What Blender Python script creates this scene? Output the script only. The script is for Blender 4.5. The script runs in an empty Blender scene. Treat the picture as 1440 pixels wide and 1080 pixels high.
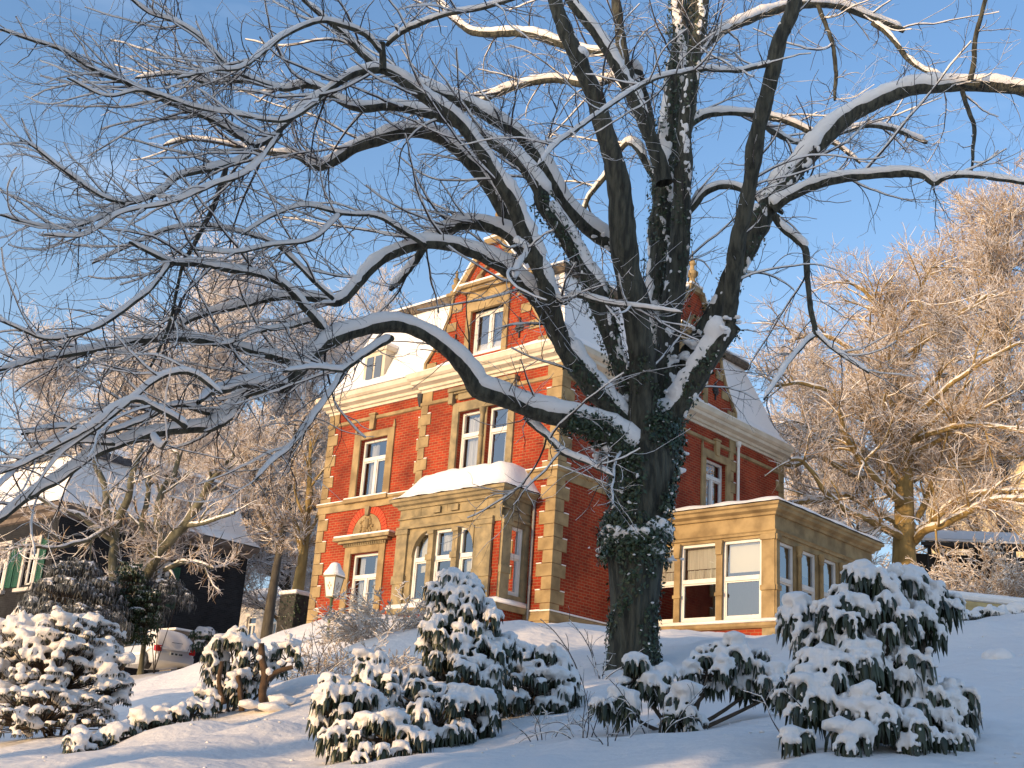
import bpy, bmesh, math, random
import numpy as np
from mathutils import Matrix, Vector
sc = bpy.context.scene
R = math.radians
EYE = 1.6                                   # camera height above the path
# ---------------------------------------------------------------- camera
F = 1790.0; PITCH = R(18.65); ROLL = R(3.99); YAW = R(47.3)
FW = np.array([0, math.cos(PITCH), math.sin(PITCH)]); _r = np.array([1., 0, 0]); _u = np.cross(_r, FW)
RT = math.cos(ROLL)*_r + math.sin(ROLL)*_u
UP = -math.sin(ROLL)*_r + math.cos(ROLL)*_u
cam_d = bpy.data.cameras.new('camera'); cam = bpy.data.objects.new('camera', cam_d); sc.collection.objects.link(cam)
cam.matrix_world = Matrix(((RT[0], UP[0], -FW[0], 0), (RT[1], UP[1], -FW[1], 0), (RT[2], UP[2], -FW[2], EYE), (0, 0, 0, 1)))
cam_d.sensor_width = 36; cam_d.lens = 36*F/1440; cam_d.clip_end = 3000; cam_d.clip_start = 0.1
sc.camera = cam
# ---------------------------------------------------------------- sky, sun, exposure
SUN_AZ = R(48); SUN_EL = R(9)
SUN = np.array([-math.sin(SUN_AZ)*math.cos(SUN_EL), -math.cos(SUN_AZ)*math.cos(SUN_EL), math.sin(SUN_EL)])
w = bpy.data.worlds.new('World'); sc.world = w; w.use_nodes = True
nt = w.node_tree; bgn = nt.nodes['Background']
sky = nt.nodes.new('ShaderNodeTexSky'); sky.sky_type = 'NISHITA'; sky.sun_disc = False
sky.sun_elevation = R(15); sky.sun_rotation = math.atan2(SUN[0], SUN[1]); sky.altitude = 200
sky.air_density = 1.25; sky.dust_density = 3.0; sky.ozone_density = 4.0
tc = nt.nodes.new('ShaderNodeTexCoord'); mp = nt.nodes.new('ShaderNodeMapping'); mp.inputs['Scale'].default_value = (2.2, 2.2, 9)
nz = nt.nodes.new('ShaderNodeTexNoise'); nz.inputs['Scale'].default_value = 1.1; nz.inputs['Detail'].default_value = 7
cr = nt.nodes.new('ShaderNodeValToRGB'); cr.color_ramp.elements[0].position = .55; cr.color_ramp.elements[1].position = .85
cr.color_ramp.elements[1].color = (.22, .22, .22, 1)
mx = nt.nodes.new('ShaderNodeMix'); mx.data_type = 'RGBA'; mx.inputs[7].default_value = (7.5, 8.0, 8.8, 1)
nt.links.new(tc.outputs['Generated'], mp.inputs[0]); nt.links.new(mp.outputs[0], nz.inputs['Vector'])
nt.links.new(nz.outputs[0], cr.inputs[0]); nt.links.new(cr.outputs[0], mx.inputs[0])
nt.links.new(sky.outputs[0], mx.inputs[6])
sp0 = nt.nodes.new('ShaderNodeSeparateXYZ'); mr = nt.nodes.new('ShaderNodeMapRange'); mr.interpolation_type = 'SMOOTHSTEP'   # thin haze low in the sky
mr.inputs[1].default_value = .10; mr.inputs[2].default_value = .55; mr.inputs[3].default_value = .62; mr.inputs[4].default_value = 0
mh = nt.nodes.new('ShaderNodeMix'); mh.data_type = 'RGBA'; mh.inputs[7].default_value = (1.75, 2.3, 3.0, 1)
nt.links.new(tc.outputs['Generated'], sp0.inputs[0]); nt.links.new(sp0.outputs[2], mr.inputs[0]); nt.links.new(mr.outputs[0], mh.inputs[0])
nt.links.new(mx.outputs[2], mh.inputs[6]); nt.links.new(mh.outputs[2], bgn.inputs[0])
bgn.inputs[1].default_value = 0.15
sd = bpy.data.lights.new('sun', 'SUN'); sd.energy = 2.5; sd.angle = R(0.5); sd.color = (1.0, .68, .36)
so = bpy.data.objects.new('sun', sd); sc.collection.objects.link(so)
so.rotation_euler = Vector(SUN).to_track_quat('Z', 'Y').to_euler(); so.location = (-60, -50, 30)
sc.view_settings.view_transform = 'Standard'; sc.view_settings.look = 'None'; sc.view_settings.gamma = 1
sc.view_settings.exposure = 0.92
sc.cycles.max_bounces = 6; sc.cycles.transparent_max_bounces = 12
# ---------------------------------------------------------------- helpers
def ray(x, y): return FW + RT*(x-720)/F - UP*(y-540)/F
def P(x, y, d):                             # point seen at pixel x, y standing d metres ahead
    v = ray(x, y); q = v*d/v[1]; return np.array([q[0], q[1], q[2]+EYE])
def link(o, parent=None):
    sc.collection.objects.link(o)
    if parent is not None: o.parent = parent
    return o
def tag(o, label=None, cat=None, group=None, kind=None):
    if label: o['label'] = label
    if cat: o['category'] = cat
    if group: o['group'] = group
    if kind: o['kind'] = kind
    return o
def empty(name, loc, rz=0.0):
    o = bpy.data.objects.new(name, None); o.location = [float(t) for t in loc]; o.rotation_euler = (0, 0, rz)
    o.empty_display_size = .3
    return link(o)
def np_mesh(name, V, Fq, mat, parent=None, smooth=True, world_parent=True):
    """V (n,3) array, Fq (m,k) array of equal sized faces or list of such arrays; V given in world space"""
    if not isinstance(Fq, list): Fq = [Fq]
    V = np.asarray(V, dtype=np.float32)
    q = parent
    while q is not None and world_parent: V = V - np.array(q.location, dtype=np.float32); q = q.parent
    me = bpy.data.meshes.new(name)
    loops = np.concatenate([f.reshape(-1) for f in Fq]).astype(np.int32)
    tot = np.concatenate([np.full(len(f), f.shape[1], dtype=np.int32) for f in Fq])
    start = np.concatenate([[0], np.cumsum(tot)[:-1]]).astype(np.int32)
    me.vertices.add(len(V)); me.vertices.foreach_set('co', V.reshape(-1))
    me.loops.add(len(loops)); me.loops.foreach_set('vertex_index', loops)
    me.polygons.add(len(tot)); me.polygons.foreach_set('loop_start', start)
    try: me.polygons.foreach_set('loop_total', tot)
    except Exception: pass
    me.update(calc_edges=True)
    me.polygons.foreach_set('use_smooth', np.full(len(tot), smooth))
    me.validate()
    o = bpy.data.objects.new(name, me); me.materials.append(mat)
    return link(o, parent)
class MB:                                   # boxes, prisms, tubes gathered into one mesh
    def __init__(s, T=None): s.v = []; s.f = []; s.T = T or (lambda a, d, z: (a, d, z))
    def add(s, vs, fs):
        n = len(s.v); s.v += [s.T(*p) for p in vs]; s.f += [tuple(i+n for i in f) for f in fs]
    def box(s, a0, a1, d0, d1, z0, z1):
        s.add([(a0,d0,z0),(a1,d0,z0),(a1,d1,z0),(a0,d1,z0),(a0,d0,z1),(a1,d0,z1),(a1,d1,z1),(a0,d1,z1)],
              [(0,3,2,1),(4,5,6,7),(0,1,5,4),(1,2,6,5),(2,3,7,6),(3,0,4,7)])
    def quad(s, *p): s.add(p, [tuple(range(len(p)))])
    def prism(s, pts, d0, d1):              # outline in (a, z), thickness in d
        n = len(pts); s.add([(a, d0, z) for a, z in pts]+[(a, d1, z) for a, z in pts],
                            [tuple(range(n)), tuple(range(2*n-1, n-1, -1))]+[(i, n+i, n+(i+1) % n, (i+1) % n) for i in range(n)])
    def lathe(s, a, d, prof, n=14):         # prof: (r, z)
        vs = []; fs = []
        for r, z in prof:
            for k in range(n): vs.append((a+r*math.cos(2*math.pi*k/n), d+r*math.sin(2*math.pi*k/n), z))
        for j in range(len(prof)-1):
            for k in range(n): fs.append((j*n+k, j*n+(k+1) % n, (j+1)*n+(k+1) % n, (j+1)*n+k))
        fs.append(tuple(range(n-1, -1, -1))); fs.append(tuple((len(prof)-1)*n+k for k in range(n)))
        s.add(vs, fs)
    def sweep(s, path, prof, closed=False): # path [(x,y)...] in (a,d); prof [(out, z)...]; out is to the right of the path
        n = len(path); m = len(prof); vs = []
        for i in range(n):
            p = np.array(path[i], float)
            a = np.array(path[i-1], float) if (i > 0 or closed) else None
            b = np.array(path[(i+1) % n], float) if (i < n-1 or closed) else None
            def nr(u, v): t = v-u; t = t/np.linalg.norm(t); return np.array([t[1], -t[0]])
            if a is None: nn = nr(p, b)
            elif b is None: nn = nr(a, p)
            else:
                n1 = nr(a, p); n2 = nr(p, b); nn = (n1+n2); nn = nn/max(1e-6, nn @ n1)
            for o_, z in prof: q = p+nn*o_; vs.append((q[0], q[1], z))
        fs = []
        for i in range(n if closed else n-1):
            j = (i+1) % n
            for k in range(m-1): fs.append((i*m+k, j*m+k, j*m+k+1, i*m+k+1))
        if not closed: fs += [tuple(range(m)), tuple((n-1)*m+k for k in range(m-1, -1, -1))]
        s.add(vs, fs)
    def build(s, name, mat, parent=None, bevel=0, smooth=False):
        me = bpy.data.meshes.new(name); me.from_pydata(s.v, [], s.f); me.update()
        me.materials.append(mat)
        bm = bmesh.new(); bm.from_mesh(me); bmesh.ops.recalc_face_normals(bm, faces=bm.faces); bm.to_mesh(me); bm.free()
        if smooth:
            for p_ in me.polygons: p_.use_smooth = True
        o = bpy.data.objects.new(name, me); link(o, parent)
        if bevel:
            b = o.modifiers.new('bevel', 'BEVEL'); b.width = bevel; b.segments = 2; b.limit_method = 'ANGLE'
        return o
# ---------------------------------------------------------------- materials
def mat(name, col, rough=.7, col2=None, scale=6, detail=5, bump=0, bscale=None, spec=None, stretch=(1, 1, 1), thr=(.35, .65), metal=0, dist=.02):
    m = bpy.data.materials.new(name); m.use_nodes = True; n = m.node_tree; b = n.nodes['Principled BSDF']
    b.inputs['Roughness'].default_value = rough; b.inputs['Metallic'].default_value = metal
    if spec is not None: b.inputs['Specular IOR Level'].default_value = spec
    b.inputs['Base Color'].default_value = (*col, 1)
    if col2 or bump:
        t = n.nodes.new('ShaderNodeTexCoord'); mp_ = n.nodes.new('ShaderNodeMapping'); mp_.inputs['Scale'].default_value = stretch
        n.links.new(t.outputs['Object'], mp_.inputs[0])
        x = n.nodes.new('ShaderNodeTexNoise'); x.inputs['Scale'].default_value = scale; x.inputs['Detail'].default_value = detail
        n.links.new(mp_.outputs[0], x.inputs['Vector'])
    if col2:
        c = n.nodes.new('ShaderNodeValToRGB'); c.color_ramp.elements[0].position = thr[0]; c.color_ramp.elements[1].position = thr[1]
        c.color_ramp.elements[0].color = (*col, 1); c.color_ramp.elements[1].color = (*col2, 1)
        n.links.new(x.outputs[0], c.inputs[0]); n.links.new(c.outputs[0], b.inputs['Base Color'])
    if bump:
        y = x
        if bscale:
            y = n.nodes.new('ShaderNodeTexNoise'); y.inputs['Scale'].default_value = bscale; y.inputs['Detail'].default_value = 6
            n.links.new(mp_.outputs[0], y.inputs['Vector'])
        bp = n.nodes.new('ShaderNodeBump'); bp.inputs['Strength'].default_value = bump; bp.inputs['Distance'].default_value = dist
        n.links.new(y.outputs[0], bp.inputs['Height']); n.links.new(bp.outputs[0], b.inputs['Normal'])
    return m
SNOW = mat('snow', (.82, .775, .73), .55, bump=.5, scale=5, detail=8, bscale=22, spec=.3, dist=.03)
SNOWG = mat('snow ground', (.80, .755, .71), .6, bump=.8, scale=2, bscale=5.5, spec=.3, dist=.05)
SNOWT = mat('snow on twigs', (.78, .74, .70), .6, spec=.2)
BARK = mat('dark bark', (.022, .022, .015), .9, (.075, .072, .050), scale=9, bump=1, bscale=17, stretch=(1.6, 1.6, .28), dist=.06, thr=(.38, .6))
TWIG = mat('twig bark', (.022, .018, .016), .8, (.05, .035, .028), scale=3)
IVY = mat('ivy leaf', (.010, .022, .007), .35, (.04, .065, .022), scale=14)
RLEAF = mat('rhododendron leaf', (.012, .020, .010), .40, (.045, .058, .026), scale=11, spec=.5)
STONE = mat('sandstone', (.20, .135, .06), .85, (.36, .255, .12), scale=2.2, detail=7, bump=.35, bscale=30, dist=.01)
STONEW = mat('weathered sandstone', (.17, .135, .075), .88, (.33, .25, .13), scale=3.1, detail=8, bump=.4, bscale=24, dist=.012)
WHITE = mat('white paint', (.62, .59, .54), .5, (.70, .68, .63), scale=3)
CREAM = mat('cream painted cornice', (.50, .43, .32), .6, (.60, .53, .41), scale=2.5)
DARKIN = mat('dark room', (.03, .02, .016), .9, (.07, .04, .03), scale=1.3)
CURT = mat('pale curtain', (.55, .52, .48), .9, (.75, .72, .66), scale=5, stretch=(6, 6, .2))
BLIND = mat('cream blind', (.72, .66, .50), .85)
SLATE = mat('slate roof', (.05, .05, .055), .6, (.10, .10, .11), scale=9)
IRON = mat('wrought iron', (.02, .02, .02), .6)
GREEN = mat('green shutter paint', (.005, .05, .022), .5, (.01, .08, .032), scale=4)
def brick_mat(name, c1, c2, mortar, scale=1.0):
    m = bpy.data.materials.new(name); m.use_nodes = True; n = m.node_tree; b = n.nodes['Principled BSDF']; L = n.links.new
    b.inputs['Roughness'].default_value = .85; b.inputs['Specular IOR Level'].default_value = .25
    t = n.nodes.new('ShaderNodeTexCoord'); sp = n.nodes.new('ShaderNodeSeparateXYZ'); sn = n.nodes.new('ShaderNodeSeparateXYZ')
    L(t.outputs['Object'], sp.inputs[0]); L(t.outputs['Normal'], sn.inputs[0])
    ax = n.nodes.new('ShaderNodeMath'); ax.operation = 'ABSOLUTE'; L(sn.outputs[0], ax.inputs[0])
    gt = n.nodes.new('ShaderNodeMath'); gt.operation = 'GREATER_THAN'; gt.inputs[1].default_value = .5; L(ax.outputs[0], gt.inputs[0])
    mi = n.nodes.new('ShaderNodeMix'); mi.data_type = 'FLOAT'; L(gt.outputs[0], mi.inputs[0]); L(sp.outputs[0], mi.inputs[2]); L(sp.outputs[1], mi.inputs[3])
    cb = n.nodes.new('ShaderNodeCombineXYZ'); L(mi.outputs[0], cb.inputs[0]); L(sp.outputs[2], cb.inputs[1])
    br = n.nodes.new('ShaderNodeTexBrick'); L(cb.outputs[0], br.inputs[0])
    br.inputs['Color1'].default_value = (*c1, 1); br.inputs['Color2'].default_value = (*c2, 1); br.inputs['Mortar'].default_value = (*mortar, 1)
    br.inputs['Scale'].default_value = scale; br.inputs['Brick Width'].default_value = .24; br.inputs['Row Height'].default_value = .085
    br.inputs['Mortar Size'].default_value = .009; br.inputs['Mortar Smooth'].default_value = .3; br.inputs['Bias'].default_value = -.1
    no = n.nodes.new('ShaderNodeTexNoise'); no.inputs['Scale'].default_value = .9; no.inputs['Detail'].default_value = 8; L(t.outputs['Object'], no.inputs['Vector'])
    rp = n.nodes.new('ShaderNodeValToRGB'); rp.color_ramp.elements[0].position = .3; rp.color_ramp.elements[0].color = (.50, .42, .42, 1)
    rp.color_ramp.elements[1].position = .62; rp.color_ramp.elements[1].color = (1, 1, 1, 1); L(no.outputs[0], rp.inputs[0])
    mu = n.nodes.new('ShaderNodeMix'); mu.data_type = 'RGBA'; mu.blend_type = 'MULTIPLY'; mu.inputs[0].default_value = 1
    L(br.outputs[0], mu.inputs[6]); L(rp.outputs[0], mu.inputs[7]); L(mu.outputs[2], b.inputs['Base Color'])
    bp = n.nodes.new('ShaderNodeBump'); bp.inputs['Strength'].default_value = .5; bp.inputs['Distance'].default_value = .01; bp.invert = True
    L(br.outputs[1], bp.inputs['Height']); L(bp.outputs[0], b.inputs['Normal'])
    return m
BRICK = brick_mat('red brick', (.36, .042, .012), (.23, .025, .009), (.33, .15, .07))
DBRICK = brick_mat('dark slate cladding', (.012, .012, .013), (.022, .022, .024), (.03, .03, .03))
def glass_mat():
    m = bpy.data.materials.new('window glass'); m.use_nodes = True; n = m.node_tree; n.nodes.remove(n.nodes['Principled BSDF'])
    tr = n.nodes.new('ShaderNodeBsdfTransparent'); tr.inputs[0].default_value = (.80, .82, .82, 1)
    gl = n.nodes.new('ShaderNodeBsdfGlossy'); gl.inputs['Roughness'].default_value = .015; gl.inputs[0].default_value = (.9, .93, 1, 1)
    x = n.nodes.new('ShaderNodeMixShader'); lw = n.nodes.new('ShaderNodeFresnel'); lw.inputs[0].default_value = 1.75
    mm = n.nodes.new('ShaderNodeMath'); mm.operation = 'MULTIPLY_ADD'; mm.inputs[1].default_value = 1.6; mm.inputs[2].default_value = .12; mm.use_clamp = True
    no = n.nodes.new('ShaderNodeTexNoise'); no.inputs['Scale'].default_value = 1.5; bp = n.nodes.new('ShaderNodeBump'); bp.inputs['Strength'].default_value = .04
    n.links.new(no.outputs[0], bp.inputs['Height']); n.links.new(bp.outputs[0], gl.inputs['Normal'])
    n.links.new(lw.outputs[0], mm.inputs[0]); n.links.new(mm.outputs[0], x.inputs[0]); n.links.new(tr.outputs[0], x.inputs[1]); n.links.new(gl.outputs[0], x.inputs[2])
    n.links.new(x.outputs[0], n.nodes['Material Output'].inputs[0])
    return m
GLASS = glass_mat()
# ---------------------------------------------------------------- terrain
CORNER = P(772, 862, 34.)                   # front corner of the villa at its plinth band
HX = np.array([math.sin(YAW), -math.cos(YAW), 0]); HY = np.array([math.cos(YAW), math.sin(YAW), 0])
def HL(x, y, z=0): return CORNER+HX*x+HY*y+np.array([0, 0, z])
_pix = [(0,1078,10),(250,1078,9.5),(400,1078,8.8),(720,1078,7.6),(1000,1078,7),(1300,1078,6.5),(1440,1078,6.2),
 (100,1062,12),(300,1030,12.5),(200,1008,17),(240,968,33),(240,945,50),(90,1000,26),(230,952,41),(310,940,41),(150,962,41),(280,944,50),
 (400,925,32),(330,985,16),(420,962,18),(500,932,22),
 (560,1062,9.8),(760,990,12.5),(890,942,17),(700,886,24),(800,880,24),(860,890,23),(1000,893,24),(1060,903,24),(900,1010,11),
 (1100,1000,10),(1200,950,12),(1320,882,17.5),(1440,868,17.5),(1380,980,10)]
_cp = [P(*q) for q in _pix]
_cp += [HL(0, 0, -.5), HL(-10.2, 0, -.5), HL(4.5, 4, -.6), HL(0, 12, -.2), HL(5, 10, -.2), HL(-10, 12, -.4), HL(-5, -4, -.6)]
_cp += [np.array(q)+np.array([0, 0, EYE]) for q in [(0,0,-1.6),(-6,2,-1.8),(6,2,-1.1),(0,4,-.8),(-3,5,-1),(4,4.5,-.5),
 (16,30,6.2),(20,45,8.2),(30,70,10),(-20,52,3.2),(-12,66,4.2),(-40,90,5),(0,110,8),(50,110,12),(-22,0,-2.2),(20,0,.4),
 (-60,0,-3),(60,0,3),(0,-40,-4),(-60,-40,-5),(60,-40,1),(-60,50,1),(70,50,10)]]
_cp = np.array(_cp); _n = len(_cp)
def _k(r2): return np.where(r2 > 1e-9, r2*np.log(r2+1e-12), 0)
_A = np.zeros((_n+3, _n+3)); _d2 = ((_cp[:, None, :2]-_cp[None, :, :2])**2).sum(-1)
_A[:_n, :_n] = _k(_d2)+np.eye(_n)*2.0; _A[:_n, _n] = 1; _A[:_n, _n+1:] = _cp[:, :2]; _A[_n, :_n] = 1; _A[_n+1:, :_n] = _cp[:, :2].T
_w = np.linalg.solve(_A, np.concatenate([_cp[:, 2], [0, 0, 0]]))
def _bp(x, y, d, h, s): q = P(x, y, d); return (q[0], q[1], h, s)
_bumps = [_bp(370,1035,11.5,.13,.22),_bp(455,985,16,.25,.5),_bp(820,1040,8.6,.06,.25),_bp(700,890,22,.25,1.0),_bp(1180,890,17,.2,.9),
          _bp(560,900,22,.35,.9),_bp(450,900,29,.5,1.2),_bp(1350,890,15.5,.15,.5),_bp(300,1045,11,.08,.3),
          _bp(120,1072,10.5,.1,.5),_bp(250,1040,12.5,.12,.35),_bp(520,1050,9.8,.07,.3),_bp(990,1050,8,.06,.4),_bp(1010,915,18,.15,.7)]
def gz(x, y):
    x = np.asarray(x, float); y = np.asarray(y, float); s = x.shape; X = x.reshape(-1); Y = y.reshape(-1)
    out = np.empty(len(X))
    for i in range(0, len(X), 20000):
        a = X[i:i+20000]; b = Y[i:i+20000]
        d2 = (a[:, None]-_cp[None, :, 0])**2+(b[:, None]-_cp[None, :, 1])**2
        z = _k(d2) @ _w[:_n]+_w[_n]+_w[_n+1]*a+_w[_n+2]*b
        z += .05*np.sin(a*1.9+.7*b)*np.sin(b*1.3-.5*a+1)+.03*np.sin(a*4.1-b*2.2)*np.sin(b*3.3+2)+.012*np.sin(a*9+b*5)*np.sin(b*8-a*3)
        for bx, by, h, sg in _bumps: z += h*np.exp(-((a-bx)**2+(b-by)**2)/(2*sg*sg))
        out[i:i+20000] = z
    return out.reshape(s)
def ground(q): return np.array([q[0], q[1], float(gz(np.array([q[0]]), np.array([q[1]]))[0])])
def terrain():
    def axis(lo, hi, fine0, fine1, st):
        a = list(np.arange(fine0, fine1, st)); s = st; t = fine0
        while t > lo: s *= 1.25; t -= s; a.insert(0, t)
        s = st; t = a[-1]
        while t < hi: s *= 1.25; t += s; a.append(t)
        return np.array(a)
    xs = axis(-700, 700, -11, 11, .11); ys = axis(-500, 1200, 5, 28, .11)
    X, Y = np.meshgrid(xs, ys); Z = gz(X, Y)
    rr = np.hypot(X, Y-30); Z = np.where(rr > 120, Z*0+np.clip(Z, -6, 14), Z)
    ni, nj = X.shape; idx = np.arange(ni*nj).reshape(ni, nj)
    Fq = np.stack([idx[:-1, :-1], idx[:-1, 1:], idx[1:, 1:], idx[1:, :-1]], -1).reshape(-1, 4)
    o = np_mesh('ground', np.stack([X, Y, Z], -1).reshape(-1, 3), Fq, SNOWG); tag(o, kind='structure')
terrain()
# ================================================================ THE VILLA
HROT = YAW-math.pi/2
villa = empty('brick_villa', CORNER, HROT)
tag(villa, 'red brick villa with sandstone quoins, ornate gables and snowy mansard roof behind the big tree', 'villa')
Tf = lambda a, d, z: (a, d, z)                       # right hand bay of the street front
Tl = lambda a, d, z: (a, d+.15, z)                   # recessed left bay
Ts = lambda a, d, z: (-d, a, z)                      # long side wall
def TB(a, d, z): return (a, d-1.2, z)
def TBs(a, d, z): return (-.85-d, a, z)
def TBl(a, d, z): return (-4.85+d, a, z)
def TC(a, d, z): return (a, 4+d, z)
def TCs(a, d, z): return (4.48-d, a, z)
def wall(mb, a0, a1, z0, z1, holes, rev=.28):
    xs = sorted({a0, a1}|{h[0] for h in holes}|{h[1] for h in holes}); zs = sorted({z0, z1}|{h[2] for h in holes}|{h[3] for h in holes})
    for i in range(len(xs)-1):
        for j in range(len(zs)-1):
            cx = (xs[i]+xs[i+1])/2; cz = (zs[j]+zs[j+1])/2
            if any(h[0] < cx < h[1] and h[2] < cz < h[3] for h in holes): continue
            mb.quad((xs[i], 0, zs[j]), (xs[i+1], 0, zs[j]), (xs[i+1], 0, zs[j+1]), (xs[i], 0, zs[j+1]))
    for h in holes:
        mb.quad((h[0], 0, h[2]), (h[0], rev, h[2]), (h[0], rev, h[3]), (h[0], 0, h[3]))
        mb.quad((h[1], 0, h[2]), (h[1], 0, h[3]), (h[1], rev, h[3]), (h[1], rev, h[2]))
        mb.quad((h[0], 0, h[3]), (h[0], rev, h[3]), (h[1], rev, h[3]), (h[1], 0, h[3]))
        mb.quad((h[0], 0, h[2]), (h[1], 0, h[2]), (h[1], rev, h[2]), (h[0], rev, h[2]))
def window(parent, T, a0, a1, z0, z1, trans=None, mull=(), dep=.14, fw=.075, curt=None, nested=False, back=.9, roomcol=None, upper_mull=False, label=None):
    m = MB(T); e = .012
    b0, b1, y0, y1 = a0+.003, a1-.003, z0+.003, z1-.003
    m.box(b0, b0+fw, dep, dep+.09, y0, y1); m.box(b1-fw, b1, dep, dep+.09, y0, y1)
    m.box(b0+fw, b1-fw, dep, dep+.09, y0, y0+fw); m.box(b0+fw, b1-fw, dep, dep+.09, y1-fw, y1)
    if trans: m.box(b0+fw, b1-fw, dep-.02, dep+.092, trans-.06, trans+.06)
    top = (trans-.06) if trans else y1-fw
    for q in mull:
        m.box(q-.055, q+.055, dep-.01, dep+.088, y0+fw, top)
        if upper_mull and trans: m.box(q-.055, q+.055, dep-.01, dep+.088, trans+.06, y1-fw)
    # inner sash bars
    xs = [b0+fw]+sorted(mull)+[b1-fw]
    for i in range(len(xs)-1):
        l = xs[i]+(.055 if i else 0); r_ = xs[i+1]-(.055 if i < len(xs)-2 else 0)
        m.box(l, l+.035, dep+.02, dep+.07, y0+fw, top); m.box(r_-.035, r_, dep+.02, dep+.07, y0+fw, top)
        m.box(l+.035, r_-.035, dep+.02, dep+.07, y0+fw, y0+fw+.05); m.box(l+.035, r_-.035, dep+.02, dep+.07, top-.04, top)
    fr = m.build('window_frame' if nested else 'window', WHITE, parent)
    if label: fr['label'] = label
    sub = parent if nested else fr
    g = MB(T); g.quad((b0+fw*.5, dep+.05, y0+fw*.5), (b1-fw*.5, dep+.05, y0+fw*.5), (b1-fw*.5, dep+.05, y1-fw*.5), (b0+fw*.5, dep+.05, y1-fw*.5))
    g.build('pane', GLASS, sub)
    if not back: return fr
    r = MB(T); h = .12
    A0, A1, Z0, Z1 = a0-h, a1+h, z0-h, z1+h
    d0, d1 = dep+.10, dep+back
    r.quad((A0, d1, Z0), (A1, d1, Z0), (A1, d1, Z1), (A0, d1, Z1)); r.quad((A0, d0, Z0), (A0, d1, Z0), (A0, d1, Z1), (A0, d0, Z1))
    r.quad((A1, d0, Z0), (A1, d1, Z0), (A1, d1, Z1), (A1, d0, Z1)); r.quad((A0, d0, Z0), (A1, d0, Z0), (A1, d1, Z0), (A0, d1, Z0))
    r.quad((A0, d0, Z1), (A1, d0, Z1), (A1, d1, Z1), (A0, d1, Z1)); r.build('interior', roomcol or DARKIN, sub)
    if curt:
        c = MB(T); 
        for (c0, c1, q0, q1, kind) in curt:
            n = max(6, int((c1-c0)/.03)); pts = [(c0+(c1-c0)*i/n, dep+.2+.03*math.sin(i*1.35)*(1 if kind != 'blind' else 0)+.012*math.sin(i*.7)*(kind != 'blind')) for i in range(n+1)]
            vs = [(p[0], p[1], q0) for p in pts]+[(p[0], p[1], q1) for p in pts]
            c.add(vs, [(i, i+1, n+2+i, n+1+i) for i in range(n)])
        c.build('curtain' if kind != 'blind' else 'blind', CURT if kind != 'blind' else BLIND, sub)
    return fr
ZB = -2.6                                             # walls run on below the snow
# ---- openings
W1 = (-8.50, -7.22, 4.08, 6.02); W2a = (-3.95, -3.10, 4.2, 6.22); W2b = (-2.80, -1.95, 4.2, 6.22); G1 = (-8.40, -7.10, .1, 2.28)
m = MB(Tl); wall(m, -10.2, -5.62, ZB, 7.3, [W1, G1]); m.build('wall', BRICK, villa)
m = MB(Tf); wall(m, -5.62, 0, ZB, 7.3, [W2a, W2b]); m.quad((-5.62, 0, ZB), (-5.62, .15, ZB), (-5.62, .15, 7.3), (-5.62, 0, 7.3)); m.build('wall', BRICK, villa)
SW = [(7.30, 8.50, 4.35, 6.15), (4.15, 5.35, 4.35, 6.15)]
m = MB(Ts); wall(m, 0, 12.2, ZB, 7.3, SW); m.build('wall', BRICK, villa)
m = MB(); m.quad((-10.2, .15, ZB), (-10.2, 12.2, ZB), (-10.2, 12.2, 7.3), (-10.2, .15, 7.3)); m.quad((-10.2, 12.2, ZB), (0, 12.2, ZB), (0, 12.2, 7.3), (-10.2, 12.2, 7.3)); m.build('wall', BRICK, villa)
# ---- quoins
random.seed(5)
def quoins(parts, z0=ZB, z1=7.12, h=.36, mat_=STONE):
    m = MB(); s = MB(); k = 0; z = z0
    while z < z1-.05:
        zt = min(z+h-.012, z1)
        for T, a, sgn, wl in parts:                    # sgn: direction in which the block runs from the corner a
            L = (.36 if (k % 2) else .56)*wl+random.uniform(-.01, .01)
            mm = MB(T); lo, hi = (a, a+sgn*L) if sgn > 0 else (a+sgn*L, a)
            mm.box(lo, hi, -.035+random.uniform(-.003, .003), .05, z, zt)
            n = len(m.v); m.v += mm.v; m.f += [tuple(i+n for i in f) for f in mm.f]
            if not (k % 2):
                mm = MB(T); e = a+sgn*L; i0 = a+sgn*(.36*wl+.02)
                mm.box(min(e, i0), max(e, i0), -.045, -.001, zt+.001, zt+.03)
                n = len(s.v); s.v += mm.v; s.f += [tuple(i+n for i in f) for f in mm.f]
        z += h; k += 1
    n = len(m.v); nf = len(s.f); m.v += s.v; m.f += [tuple(i+n for i in f) for f in s.f]
    q = m.build('quoin_strip', mat_, villa, bevel=.008); q.data.materials.append(SNOW)
    for p_ in list(q.data.polygons)[-nf:]: p_.material_index = 1
quoins([(Tf, 0.036, -1, 1), (Ts, -.0, 1, 1)])
quoins([(Tl, -10.2, 1, .9)])
quoins([(Tf, -5.62, 1, .75), (Tl, -5.63, -1, .45)])
quoins([(Ts, 8.7, 1, .7)]); quoins([(Ts, 12.2, -1, .9)]); quoins([(Ts, 3.9, -1, .7)])
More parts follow.
